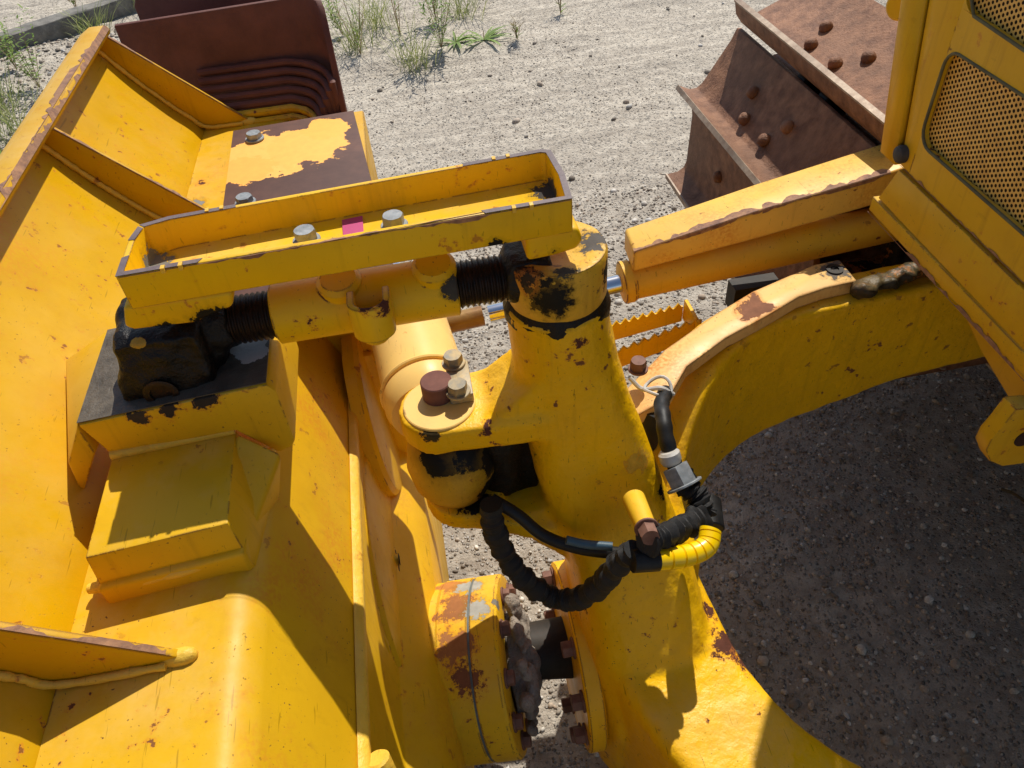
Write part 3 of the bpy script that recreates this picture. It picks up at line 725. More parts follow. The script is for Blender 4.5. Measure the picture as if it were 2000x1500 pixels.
# boss with bolt low on the column (hose holder)
h0 = W(1238, 975, y=.665); h1 = W(1262, 1030, y=.60)
MB().cyl(h0, h1, .017, .0145, n=32).build('hose_boss', M['yboss'], frame, smooth=True)
d = (h1 - h0).normalized()
hexbolt('bolt', h1, d, .024, .02, M['boltr'], frame)
# guard plate on the far arm
zg = .850
gp = [W(*p_, z=zg) for p_ in ((1222, 722), (1300, 655), (1400, 598), (1470, 565), (1590, 516), (1640, 506), (1675, 548), (1612, 562), (1560, 580), (1500, 612), (1420, 645), (1345, 690), (1310, 745), (1240, 775))]
gp = [V(p.x, p.y, zg - (.03 * max(0, (.62 - p.x)) / .2)) for p in gp]
MB().prism([p - V(0, 0, .03) for p in gp], (0, 0, .03)).build('arm_guard', M['guard'], frame, bevel=.004)
hp = W(1630, 527, z=zg)
MB().ring([(0, .016), (.003, .016), (.003, .008), (-.004, .008)], hp, (0, 0, 1), 28).build('bolt_collar', M['dark'], frame, smooth=True)
hexbolt('bolt', W(1246, 722, z=.842), (0, 0, 1), .024, .018, M['boltr'], frame)
mb = MB().box(W(1650, 575, z=.80), (.03, .012, .02)); mb.build('guard_foot', M['dark'], frame, bevel=.003)

# top socket ring on the tower (part) and black neck
yl = .815
mb = MB(); c0 = V(.162, yl, 0)
mb.ring([(1.116, .056), (1.1215, .064), (1.130, .067), (1.1906, .068), (1.197, .065), (1.198, .049), (1.190, .032), (1.190, .0)], c0, (0, 0, 1), 64)
sock = mb.build('link_socket', M['socket'], DZ, smooth=True, angle=35, rough=.0010); WM[sock.name] = Matrix.Identity(4)
MB().ring([(1.088, .064), (1.097, .0712), (1.110, .0716), (1.122, .067), (1.128, .063)], c0, (0, 0, 1), 64).build('seal', M['grease'], sock, smooth=True, rough=.0045)

# ===== turnbuckle link (part)
zl = 1.161
mb = MB(); mb.ring([(0, .0356), (.002, .0389), (.231, .0389), (.233, .0356), (.233, .021)], V(-.202, yl, zl), (1, 0, 0), 64)
for xx in (-.113,  .0055):
    mb.ring([(0, .028), (.013, .028), (.019, .022), (.019, .013)], V(xx, yl - .005, zl + .028), (0, -.25, 1), 32)
link = mb.build('adjusting_link', M['sleeve'], DZ, smooth=True, angle=30); WM[link.name] = Matrix.Identity(4)
def thread(x0, x1, r, name):
    n = int(abs(x1 - x0) / .0067); pr = []
    for i in range(n):
        t = i * abs(x1 - x0) / n; pr += [(t, r - .0030), (t + .0016, r - .0030), (t + .0032, r), (t + .0042, r)]
    pr.append((abs(x1 - x0), r - .0030))
    MB().ring(pr, V(x0, yl, zl), (1 if x1 > x0 else -1, 0, 0), 48).build(name, M['thread'], link)
thread(-.201, -.290, .0312, 'threaded_rod'); thread(.030, .110, .0312, 'threaded_rod')
# wrench lug hanging on the near side of the sleeve
lc = W(722, 600, y=.756)
mb = MB(); n = 18; pts = []
wu = V(1, 0, 0); wv_ = V(0, -1, 0)
outer = [lc + wu * .026 * math.cos(a) + wv_ * .0215 * math.sin(a) for a in np.linspace(0, math.pi, n)]
inner = [lc + wu * .0172 * math.cos(a) + wv_ * .014 * math.sin(a) for a in np.linspace(math.pi, 0, n)]
poly = [lc + V(.026, .024, 0)] + outer + [lc + V(-.026, .024, 0), lc + V(-.0172, .024, 0)] + inner + [lc + V(.0172, .024, 0)]
mb.prism([p + V(0, 0, -.039) for p in poly], (0, 0, .050))
mb.ring([(0, .013), (.006, .0184), (.011, .0178)], lc + V(0, 0, -.050), (0, 0, 1), 24)
mb.build('wrench_lug', M['lug'], link, bevel=.002)
# blade-side eye, a lump of greased casting
mb = MB(); ec = V(-.343, .805, 1.118)
mb.ring([(-.054, .054), (-.049, .060), (.049, .060), (.054, .054)], ec, (0, 1, 0), 40)
mb.box((-.335, .805, 1.158), (.050, .049, .034)); mb.cyl(V(-.335, yl, zl), V(-.254, yl, zl), .039, .034)
mb.box((-.340, .800, 1.105), (.056, .050, .030)); mb.box((-.297, .81, 1.12), (.026, .030, .035)); mb.box((-.372, .80, 1.16), (.018, .04, .022))
mb.build('blade_side_eye', M['grease'], link, remesh=.0045, relax=3, rough=.0075)
ep = V(-.348, .744, 1.122)
MB().ring([(0, .020), (.002, .021), (.003, .019), (.003, .013), (-.002, .012), (-.002, .0)], ep, (0, -1, 0), 32).build('eye_pin', M['thread'], link, smooth=True)
# tower-side lump between thread and socket
mb = MB(); mb.cyl(V(.092, yl, zl), V(.151, yl, zl), .036, .046); mb.box((.118, yl, 1.180), (.020, .034, .022))
mb.build('tower_side_eye', M['grease'], link, remesh=.005, relax=4, rough=.004)

# ===== tray guard over the link (part)
zr = 1.290; t = .0075
corn = [W(225, 541, z=zr), W(1118, 388, z=zr), W(1103, 340, z=zr), W(1076, 294, z=zr), W(1056, 292, z=zr), W(330, 423, z=zr), W(272, 440, z=zr), W(250, 470, z=zr)]
cx = sum((p.x for p in corn)) / len(corn); cy_ = sum((p.y for p in corn)) / len(corn)
def inset(P, d):
    out = []; n = len(P)
    for i in range(n):
        a = (P[i] - P[i - 1]).normalized(); b = (P[(i + 1) % n] - P[i]).normalized()
        na = V(-a.y, a.x, 0); nb_ = V(-b.y, b.x, 0); k = (na + nb_).normalized(); out.append(P[i] + k * (d / max(.5, k.dot(na))))
    return out
inn = inset(corn, t); zf = zr - .039
n = len(corn); mb = MB()
O0 = [V(p.x, p.y, zf - .006) for p in corn]; O1 = corn; I1 = inn; I0 = [V(p.x, p.y, zf) for p in inn]
mb.add(O0 + O1 + I1 + I0, [tuple(range(n))[::-1], tuple(range(3 * n, 4 * n))] +
       [(k * n + i, k * n + (i + 1) % n, (k + 1) * n + (i + 1) % n, (k + 1) * n + i) for k in range(3) for i in range(n)])
tray = mb.build('link_guard', M['tray'], DZ, bevel=.0016); WM[tray.name] = Matrix.Identity(4)
def along(a, b, f): return a + (b - a) * f
def rimstrip(i, f0, f1):
    a, b = corn[i], corn[(i + 1) % n]; c, d_ = inn[i], inn[(i + 1) % n]; e = V(0, 0, .0006)
    MB().prism([along(a, b, f0) + e * .2, along(a, b, f1) + e * .2, along(c, d_, f1) + e * .2, along(c, d_, f0) + e * .2], e).build('bare_rim', M['rim'], tray)
for i, f0, f1 in ((0, 0, .17), (0, .80, 1), (1, 0, 1), (2, 0, 1), (3, 0, 1), (4, .0, .22), (4, .83, 1), (5, 0, 1), (6, .1, 1), (7, .5, 1)): rimstrip(i, f0, f1)
for f in (.098, .135, .865, .905):
    for side in (0, 1):
        a, b = (corn[0], corn[1]) if side == 0 else (corn[5], corn[4])
        p = along(a, b, f); s_ = -1 if side == 0 else -1
        MB().box(p + V(0, .001 * (1 - side) - .003 * side, -.001), (.0022, .0035, .0032)).build('rim_nick', M['weld'], tray)  # pale nubs standing in for cut nicks lit inside
# end feet of the tray
a = corn[0]; mb = MB()
y0_ = corn[0].y + .003; fl = [W(a_, b_, y=y0_) for a_, b_ in ((232, 585), (243, 640), (262, 646), (380, 632), (455, 600), (455, 570))]
mb.prism([V(p.x, corn[0].y + .003, min(p.z, zf - .003)) for p in fl], (0, .085, 0)); mb.build('guard_foot', M['tray'], tray, bevel=.005, seg=3)
mb = MB(); y1_ = corn[1].y + .002; fr_ = [W(a_, b_, y=y1_) for a_, b_ in ((1024, 440), (1030, 512), (1080, 502), (1128, 488), (1140, 470), (1130, 405))]
mb.prism([V(p.x, corn[1].y + .002, min(p.z, zf - .003)) for p in fr_], (0, .11, 0)); mb.build('guard_foot', M['tray'], tray, bevel=.006, seg=3)
worn_edge(corn[0] + V(.13, 0, 0), corn[1] - V(.09, 0, 0), (0, 1, 0), (0, 0, 1), .004, tray, .40, 21, .004)
worn_edge(corn[0] + V(.002, -.0002, -.001), corn[1] + V(-.002, -.0002, -.001), (0, 0, -1), (0, -1, 0), .004, tray, .38, 22, .004)
hexbolt('bolt', W(600, 472, z=zf + .001), (0, 0, 1), .0235, .013, M['bolt'], tray, rot=.1)
hexbolt('bolt', W(771, 443, z=zf + .001), (0, 0, 1), .0235, .013, M['bolt'], tray, rot=.55)
MB().prism([W(668, 430, z=zf + .0015), W(708, 422, z=zf + .0015), W(711, 462, z=zf + .0015), W(671, 469, z=zf + .0015)], (0, 0, .0005)).build('pink_sticker', M['pink'], tray)

# ===== tilt cylinder in the fork (part)
mb = MB(); ea = V(-.015, .795, 0)
mb.ring([(.788, .032), (.795, .053), (.822, .0655), (.859, .0697), (.890, .0633), (.9165, .0485), (.925, .032)], ea, (0, 0, 1), 56)
tc = mb.build('tilt_cylinder', M['eye'], DZ, smooth=True, angle=50, rough=.0012); WM[tc.name] = Matrix.Identity(4)
ax = V(-.10, 1, .02).normalized(); s0 = V(-.032, .848, .907)
mb = MB(); mb.ring([(-.01, .037), (.0, .0636), (.02, .071), (.042, .071), (.044, .0684), (.30, .0684), (.302, .0615)], s0, ax, 72)
mb.build('barrel', M['cylw'], tc, smooth=True, angle=25)
mb = MB(); mb.tube([s0 + ax * .05 + (V(1, .1, 0) * math.cos(a) + V(0, 0, 1) * math.sin(a)) * .0705 for a in np.linspace(-.3, 3.4, 40)], .004, 8); mb.build('weld_bead', M['cylw'], tc, smooth=True)
MB().cyl(s0 + ax * .3, s0 + ax * .62, .026, n=32).build('piston_rod', M['chrome'], tc, smooth=True)

# ===== far angle cylinder with rod and guard (part)
p0 = W(1212, 553, y=1.22); p1 = W(1770, 428, y=1.22); ad = (p1 - p0).normalized()
mb = MB(); mb.ring([(0, .034), (.002, .041), (.026, .041), (.026, .039), (1.1, .039)], p0, ad, 56)
mb.ring([(.003, .0435), (.021, .0435)], p0, ad, 56)
ac = mb.build('angle_cylinder', M['cyl'], DZ, smooth=True, angle=25); WM[ac.name] = Matrix.Identity(4)
pr0 = W(930, 620, y=1.07)
MB().cyl(W(955, 614, y=1.22), p0, .0185, n=40).build('piston_rod', M['chrome'], ac, smooth=True)
MB().cyl(W(800, 650, y=1.22), W(944, 616, y=1.22), .0205, n=40).build('rod_end', M['rodtan'], ac, smooth=True)
zc = 1.055
G = [W(1220, 446, z=zc), W(1480, 358, z=zc), W(1712, 282, z=zc), W(1760, 330, z=zc), W(1480, 412, z=zc), W(1240, 492, z=zc)]
G = [V(p.x, p.y, p.z + (.03 if p.x > .5 else 0)) for p in G]
A0 = W(1220, 446, y=1.115); 
gb = MB()
secs = []
for (fx, fy), (nx_, ny_), (bx_, by_) in (((1220, 446), (1238, 492), (1247, 531)), ((1480, 357), (1490, 409), (1500, 464)), ((1712, 283), (1740, 337), (1755, 392))):
    n3 = W(nx_, ny_, y=1.19); f3 = W(fx, fy, z=n3.z); b3 = V(n3.x, n3.y, W(bx_, by_, y=1.19).z)
    secs.append([f3, n3, b3, V(f3.x, f3.y, b3.z)])
for (i_, j_) in ((0, 1), (1, 2)):
    worn_edge(secs[i_][1] + V(0, 0, .0005), secs[j_][1] + V(0, 0, .0005), secs[i_][0] - secs[i_][1], (0, 0, 1), .014, ac, .75, 11 + i_)
    worn_edge(secs[i_][1] + V(0, -.0005, 0), secs[j_][1] + V(0, -.0005, 0), (0, 0, -1), (0, -1, 0), .006, ac, .6, 15 + i_)
d_ = (secs[2][0] - secs[1][0]).normalized() * .5
secs.append([p + d_ for p in secs[2]])
gb.loft(secs); gb.build('cylinder_guard', M['cylg'], ac, bevel=.006, seg=3)
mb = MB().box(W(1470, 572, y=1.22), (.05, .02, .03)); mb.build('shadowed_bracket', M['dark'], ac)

# ===== serrated steps (part)
mb = MB()
def strip(pa, pb, y, h, nt_):
    a = W(*pa, y=y); b = W(*pb, y=y); d = b - a; pts = [a + V(0, 0, -h)]
    for i in range(nt_):
        q = a + d * (i / nt_); pts += [q + V(0, 0, -.004), q + d * (.45 / nt_) + V(0, 0, .007), q + d * (.8 / nt_) + V(0, 0, -.004)]
    pts += [b + V(0, 0, -.004), b + V(0, 0, -h)]; mb.prism(pts, (0, .006, 0))
strip((1180, 640), (1335, 596), 1.24, .045, 9); strip((1190, 693), (1372, 622), 1.17, .05, 9)
mb.box(W(1350, 625, y=1.2), (.004, .04, .025))
steps = mb.build('serrated_step', M['step'], DZ, bevel=.001)

# ===== oily underside behind the arm
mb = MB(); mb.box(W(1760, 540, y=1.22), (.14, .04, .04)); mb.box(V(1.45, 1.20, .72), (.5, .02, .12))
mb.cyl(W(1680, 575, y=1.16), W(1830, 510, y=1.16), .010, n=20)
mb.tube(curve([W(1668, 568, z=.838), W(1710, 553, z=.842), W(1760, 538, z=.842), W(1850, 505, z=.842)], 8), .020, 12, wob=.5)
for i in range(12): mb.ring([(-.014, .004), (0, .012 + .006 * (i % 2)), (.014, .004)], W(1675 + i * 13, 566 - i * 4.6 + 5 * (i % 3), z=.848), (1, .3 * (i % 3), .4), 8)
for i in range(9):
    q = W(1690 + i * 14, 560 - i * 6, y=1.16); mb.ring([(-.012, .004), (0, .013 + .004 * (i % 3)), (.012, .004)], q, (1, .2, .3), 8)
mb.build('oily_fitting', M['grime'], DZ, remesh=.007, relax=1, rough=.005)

# ===== hood with grille (part)
hA = W(1708, 380, y=1.1); hz = hA.z; hB = W(2000, 680, z=hz)
hd = (hB - hA).normalized(); hn = V(-abs(hd.y), -abs(hd.x), 0).normalized()      # outward normal, facing the blade
hn = V(hd.y, -hd.x, 0); 
if hn.x > 0: hn = -hn
HU = V(0, 0, 1)
def onhood(px, py, off=0.0):
    r = Vector((W(px, py, z=0) - V(0, 0, CAMZ))); o = V(0, 0, CAMZ); P0 = hA + hn * off
    tt = (P0 - o).dot(hn) / r.dot(hn); return o + r * tt
def slab(pts, off, thick, name, mat, parent, bevel=.004, seg=3):
    return MB().prism([onhood(*p, off=off) for p in pts], -hn * thick).build(name, mat, parent, bevel=bevel, seg=seg)
# core shell
mb = MB(); L_ = 1.0
c_ = [hA + hd * .05 - hn * .02, hA + hd * L_ - hn * .02, hA + hd * L_ - hn * 1.3, hA + hd * .0 - hn * 1.3, hA - hd * .0 - hn * .06]
mb.prism([V(p.x, p.y, hz + .02) for p in c_], (0, 0, .85)); hood = mb.build('hood', M['seam'], DZ, bevel=.01)
WM[hood.name] = Matrix.Identity(4)
# rounded corner pillar (sheet wrapping round the corner)
def seam_x(s_): return s_
e0 = onhood(1758, 318); e1 = onhood(1818, -20); eb = onhood(1705, 372)
r = .016; e2 = onhood(1763, -20)
def corner_sec(z):
    f = (z - e0.z) / (e1.z - e0.z); s0_ = (e0 - hA).dot(hd) + f * ((e1 - hA).dot(hd) - (e0 - hA).dot(hd)) - .0050
    sc = (z - hz) / (e2.z - hz) * (e2 - hA).dot(hd); base = V(hA.x, hA.y, z) + hd * sc; s0_ -= sc; out = [base + hd * s0_, base + hd * r]
    for a in np.linspace(.25, math.pi / 2, 7): out.append(base + hd * (r - r * math.sin(a)) - hn * (r - r * math.cos(a)))
    out.append(base - hn * 1.3); return out, [p_ for p_ in out]
def wrap(z0, z1, k, name, mat, off=0.0):
    secs_o = []
    for z in np.linspace(z0, z1, k):
        o_, _ = corner_sec(z); secs_o.append(o_)
    mb = MB(); nn = len(secs_o[0]); vs = []; fs = []
    for s_ in secs_o:
        vs += [p + hn * off for p in s_]
    for i in range(len(secs_o) - 1):
        for j in range(nn - 1): fs.append((i * nn + j, i * nn + j + 1, (i + 1) * nn + j + 1, (i + 1) * nn + j))
    me_mb = mb.add(vs, fs); return me_mb
mbw = wrap(e0.z - .005, hz + .86, 5, 'x', None)
pil = mbw.build('corner_pillar', M['hood'], hood, smooth=True, angle=50)
md = pil.modifiers.new('s', 'SOLIDIFY'); md.thickness = .012; md.offset = 0
# grille door: frame with two openings; built as slabs round the mesh panels
g1 = [(1838, 82), (1797, 246), (1800, 272), (1812, 292)]       # left side of the lower opening
def P2(px, py): p = onhood(px, py); return ((p - hA).dot(hd), p.z)
def face(poly2, off, thick, name, mat, parent, bevel=.003, holes=None):
    """poly2 in (along, height) on the hood plane"""
    pts = [V(hA.x, hA.y, 0) + hd * a_ + V(0, 0, z_) + hn * off for a_, z_ in poly2]
    return MB().prism(pts, -hn * thick).build(name, mat, parent, bevel=bevel)
sx = P2(1758, 322); sx2 = P2(1818, -20); far = .95
bl = P2(1758, 322); br = (far, P2(1996, 549)[1] + (far - P2(1996, 549)[0]) * (P2(1996, 549)[1] - bl[1]) / (P2(1996, 549)[0] - bl[0]))
oL = P2(1800, 262); oT = P2(1838, 84); oB = P2(2000, 458); oB0 = P2(1815, 296)
slope_b = (oB[1] - oB0[1]) / (oB[0] - oB0[0])
oT2 = P2(2000, 188); slope_t = (oT2[1] - oT[1]) / (oT2[0] - oT[0])
uB = P2(1868, 8); uB2 = P2(2000, 98); slope_u = (uB2[1] - uB[1]) / (uB2[0] - uB[0])
def ln(p, s_, a_): return (a_, p[1] + s_ * (a_ - p[0]))
xl0 = oL[0]; zbot0 = ln(oB0, slope_b, xl0)[1]; ztop0 = ln(oT, slope_t, xl0)[1]
ztopu = hz + .84
# left stile, bottom rail, middle rail, right stile
stile_r = oL[0]
face([bl, (stile_r, ln(bl, (br[1] - bl[1]) / (br[0] - bl[0]), stile_r)[1]), (stile_r, ztopu), (sx2[0] + (ztopu - sx2[1]) * (sx2[0] - bl[0]) / (sx2[1] - bl[1]), ztopu)], 0, .010, 'grille_door', M['hood'], hood, bevel=.002)
face([(stile_r, ln(bl, (br[1] - bl[1]) / (br[0] - bl[0]), stile_r)[1]), br, ln(oB0, slope_b, far), (stile_r, zbot0)], 0, .010, 'bottom_rail', M['hood'], hood, bevel=0)
face([(stile_r, ztop0), ln(oT, slope_t, far), ln(uB, slope_u, far), (stile_r, ln(uB, slope_u, stile_r)[1])], 0, .010, 'middle_rail', M['hood'], hood, bevel=0)
# corner fillets of the openings
def fillet(cx_, cz_, sx_, sz_, r_, name='opening_corner'):
    pts = [(cx_, cz_)]
    for a in np.linspace(0, math.pi / 2, 7): pts.append((cx_ + sx_ * (r_ - r_ * math.sin(a)), cz_ + sz_ * (r_ - r_ * math.cos(a))))
    face(pts, 0.0003, .010, name, M['hood'], hood, bevel=0)
fillet(stile_r, zbot0, 1, 1, .030); fillet(stile_r, ztop0, 1, -1, .026); fillet(stile_r, ln(uB, slope_u, stile_r)[1], 1, 1, .026)
# perforated mesh
s = NT('perforated_mesh'); 
s.t.nodes.remove(s.t.nodes['Texture Coordinate']) if 'Texture Coordinate' in s.t.nodes else None
s.co = s.n('ShaderNodeUVMap').outputs[0]
sp = s.n('ShaderNodeSeparateXYZ'); s.L(s.co, sp.inputs[0])
PIT = .0080
def lat(ox, oy):
    fx = s.math('SUBTRACT', s.math('FRACT', s.math('ADD', s.math('DIVIDE', sp.outputs[0], PIT * 1.732), ox)), .5)
    fy = s.math('SUBTRACT', s.math('FRACT', s.math('ADD', s.math('DIVIDE', sp.outputs[1], PIT), oy)), .5)
    a_ = s.math('MULTIPLY', fx, 1.732); return s.math('SQRT', s.math('ADD', s.math('MULTIPLY', a_, a_), s.math('MULTIPLY', fy, fy)))
dd = s.math('MINIMUM', lat(0, 0), lat(.5, .5)); hole = s.ramp(dd, .28, .33, 1, 0)
s.L(s.mix(s.ramp(s.noise(40, 4), .4, .7, 0, .6), (.78, .46, .10), (.5, .26, .05)), s.b.inputs['Base Color']); s.b.inputs['Roughness'].default_value = .5
s.L(s.bump(dd, .3, .001), s.b.inputs['Normal'])
tr = s.n('ShaderNodeBsdfTransparent'); mx = s.n('ShaderNodeMixShader'); s.L(hole, mx.inputs[0]); s.L(s.b.outputs[0], mx.inputs[1]); s.L(tr.outputs[0], mx.inputs[2])
s.L(mx.outputs[0], s.t.nodes['Material Output'].inputs['Surface']); M['mesh'] = s.m
def meshpanel(za, zb_, name='grille_mesh'):
    me = bpy.data.meshes.new(name); q = []
    for a_, z_ in ((stile_r - .01, za(stile_r - .01)), (far, za(far)), (far, zb_(far)), (stile_r - .01, zb_(stile_r - .01))):
        q.append((a_, z_))
    vs = [V(hA.x, hA.y, 0) + hd * a_ + V(0, 0, z_) - hn * .011 for a_, z_ in q]
    me.from_pydata([tuple(v) for v in vs], [], [(0, 1, 2, 3)]); uv = me.uv_layers.new(name='u')
    for i, (a_, z_) in enumerate(q): uv.data[i].uv = (a_, z_)
    me.materials.append(M['mesh']); o = bpy.data.objects.new(name, me); COL.objects.link(o); put(o, hood); return o
meshpanel(lambda a_: ln(oB0, slope_b, a_)[1] - .01, lambda a_: ln(oT, slope_t, a_)[1] + .01)
meshpanel(lambda a_: ln(uB, slope_u, a_)[1] - .01, lambda a_: ztopu)
def hp3(p, off): return V(hA.x, hA.y, 0) + hd * p[0] + V(0, 0, p[1]) + hn * off
gk = MB(); rr = .030
pathg = [hp3(ln(oB0, slope_b, far), 0)] + [hp3((stile_r + .03 * (1 - math.sin(a)) , ln(oB0, slope_b, stile_r + .03 * (1 - math.sin(a)))[1] + .03 * (1 - math.cos(a))), 0) for a in np.linspace(0, 1.57, 6)] \
    + [hp3((stile_r + .026 * (1 - math.cos(a)), ztop0 - .026 * (1 - math.sin(a)) + slope_t * .026 * (1 - math.cos(a))), 0) for a in np.linspace(0, 1.57, 6)] + [hp3(ln(oT, slope_t, far), 0)]
gk.tube(pathg, .0024, 8); gk.tube([hp3(ln(uB, slope_u, far), 0), hp3((stile_r + .03, ln(uB, slope_u, stile_r + .03)[1]), 0), hp3((stile_r, ln(uB, slope_u, stile_r)[1] + .03), 0), hp3((stile_r, ztopu), 0)], .0024, 8)
gk.build('gasket', M['gasket'], hood, smooth=True)
MB().box((1.75, 1.17, 1.02), (.72, .11, .10)).build('unseen_sun_block', M['hoodlow'], hood, bevel=.01)  # unseen box added to stop sun passing between hood and track
MB().box((2.3, .70, .70), (.85, .48, .32)).box((1.34, .74, .84), (.13, .46, .16)).build('main_frame', M['dark'], hood, bevel=.01)  # unseen frame boxes, put in and sized to keep the ground shaded
# rubber latch knob
kp = onhood(1766, 300)
mb = MB(); mb.ring([(-.004, .014), (.006, .015), (.012, .013), (.015, .008), (.015, .0)], kp, hn, 28); mb.build('latch_knob', M['knob'], hood, smooth=True, rough=.0008)
# lower band under the door seam, down to the hood's bottom edge
bb = [P2(1758, 330), (far, br[1] - .0055), (far, hz - .0), (P2(1707, 374)[0] + .03, hz)]
low = [(bl[0] + .0, bl[1] - .008), (far, br[1] - .008), (far, hz - .01), (.012, hz)]
face(low, 0, .012, 'lower_band', M['hoodlow'], hood, bevel=.002)
# chin: folded lip beneath, then the belly plate leaning back under the hood
mb = MB()
cA = hA + V(0, 0, -.004); 
mb.prism([hA - hd * .0 + hn * .003 + V(0, 0, -.003), hA + hd * far + hn * .003 + V(0, 0, -.003), hA + hd * far + hn * .003 + V(0, 0, -.035), hA + hd * .0 + hn * .003 + V(0, 0, -.030)], -hn * .02)
mb.build('chin_lip', M['hoodlow'], hood, bevel=.002)
mb = MB(); tri = [W(1738, 412, x=.84), W(1838, 522, x=.84), W(1918, 690, x=.84), W(1985, 803, x=.84), W(2170, 1060, x=.84), W(2190, 790, x=.84)]
mb.prism(tri, V(.014, 0, .0)); mb.build('belly_plate', M['hoodlow'], hood, bevel=.002)
ch0 = hA + hn * .0035; ch1 = hA + hd * far + hn * .0035
worn_edge(ch0 + V(0, 0, -.034), ch1 + V(0, 0, -.038), (0, 0, 1), hn, .006, hood, .55, 31)
worn_edge(V(hA.x, hA.y, 0) + hd * bl[0] + V(0, 0, bl[1]) + hn * .0005, V(hA.x, hA.y, 0) + hd * br[0] + V(0, 0, br[1]) + hn * .0005, (0, 0, 1), hn, .005, hood, .5, 32)
# tow hook plate
hk = [(1985, 800), (1960, 832), (1937, 858), (1926, 880), (1934, 902), (1958, 912), (2000, 906), (2060, 890), (2100, 840), (2100, 790)]
mb = MB(); mb.prism([W(a_, b_, y=.62) for a_, b_ in hk], (.0, .028, 0)); o = mb.build('tow_eye', M['hoodlow'], hood, bevel=.003)
mb = MB(); q = W(2006, 858, y=.617); mb.ring([(0, .0), (.002, .017), (.002, .017), (.032, .017)], q, (0, 1, 0), 30, caps=False); mb.build('eye_hole', M['seam'], hood)
# the lamp housing glimpsed at the top
lp = W(1752, 14, y=1.22)
mb = MB(); mb.ring([(0, .018), (.003, .022), (.03, .022), (.05, .012)], lp, V(1, .5, 0), 28); mb.build('side_lamp_housing', M['hood'], hood, smooth=True)

# ===== far track (part) with shoes (sub-parts)
mb = MB(); mb.box((1.9, 1.6, .55), (.75, .12, .16))
mb.ring([(0, .30), (.10, .30)], V(1.18, 1.55, .62), (0, 1, 0), 40); mb.ring([(0, .06), (.5, .06)], V(1.18, 1.35, .62), (0, 1, 0), 20)
mb.box((1.78, 1.62, .60), (.80, .30, .34)); trk = mb.build('track', M['track'], DZ, bevel=.006); WM[trk.name] = Matrix.Identity(4)  # the box is an added filler, blocking sun through the shoe gaps
tips = [(2.50, 1.20), (2.24, 1.20), (1.98, 1.20), (1.72, 1.195), (1.46, 1.185), (1.165, 1.165), (.895, 1.06), (.754, .848), (.743, .579), (.985, .44), (1.24, .36), (1.49, .22), (1.74, .08), (2.0, .03), (2.26, .03), (2.52, .03)]
def shoe(i):
    T_ = Vector((tips[i][0], 0, tips[i][1])); Bk = Vector((tips[i - 1][0], 0, tips[i - 1][1]))
    d = (Bk - T_); Lp = d.length; d.normalize(); out = V(-d.z, 0, d.x)
    c_ = V(1.5, 0, .6)
    if (T_ - c_).dot(out) < 0: out = -out
    def q(a_, b_): p = T_ + d * a_ + out * b_; return p
    Y0, Y1 = 1.24, 2.0
    pf = [q(-.004, 0), (q(.008, 0)), q(.014, -.035), q(.026, -.052), q(.045, -.058), q(Lp - .085, -.056), q(Lp - .052, -.050), q(Lp - .046, -.062), q(Lp - .085, -.072), q(.03, -.074), q(.0, -.066), q(-.009, -.035)]
    mb = MB(); N = len(pf)
    mb.prism([V(p.x, Y0, p.z) for p in pf], (0, Y1 - Y0, 0))
    o = mb.build('track_shoe', M['track'], trk, bevel=.003, smooth=True)
    # bright worn tip line and four domed bolts share the shoe's sub-part mesh material slots
    bm_ = MB()
    for (a_, y_) in ((.062, 1.60), (.062, 1.72), (.118, 1.56), (.118, 1.76)):
        p = q(a_, -.057); bm_.ring([(-.004, .016), (.006, .016), (.014, .013), (.018, .006), (.0185, .0)], V(p.x, y_, p.z), out, 16)
    t_ = q(.002, .0005); bm_.prism([V(p.x, Y0 - .001, p.z) for p in (q(-.0045, .0008), q(.0085, .0008), q(.0088, -.004), q(-.0052, -.004))], (0, Y1 - Y0 + .002, 0))
    me = bpy.data.meshes.new('b'); 
    me.from_pydata([tuple(p) for p in bm_.v], [], bm_.f); me.materials.append(M['track']); me.materials.append(M['grouser'])
    nb_ = len(me.polygons)
    o2 = bpy.data.objects.new('b', me); COL.objects.link(o2)
    bmx = bmesh.new(); bmx.from_mesh(o.data); kf = len(bmx.faces); bmx.from_mesh(me); bmx.faces.ensure_lookup_table()
    for k_, f_ in enumerate(bmx.faces):
        if k_ >= kf: f_.smooth = k_ < kf + nb_ - 6; f_.material_index = 1 if k_ >= kf + nb_ - 6 else 0
    bmx.to_mesh(o.data); bmx.free(); o.data.materials.append(M['grouser'])
    bpy.data.objects.remove(o2); bpy.data.meshes.remove(me)
for i in range(1, len(tips)): shoe(i)
# chain links seen in the gaps
mb = MB()
for i in range(1, len(tips) - 1):
    a_ = Vector((tips[i][0], 0, tips[i][1])); b_ = Vector((tips[i - 1][0], 0, tips[i - 1][1])); d = (b_ - a_).normalized(); out = V(-d.z, 0, d.x)
    if (a_ - V(1.5, 0, .6)).dot(out) < 0: out = -out
    for y_ in (1.55, 1.66):
        c_ = (a_ + b_) / 2 - out * .105; mb.box(V(c_.x, y_, c_.z), ((b_ - a_).length * .48, .018, .035), (d, V(0, 1, 0), out))
mb.build('chain_link', M['dark'], trk, bevel=.004)
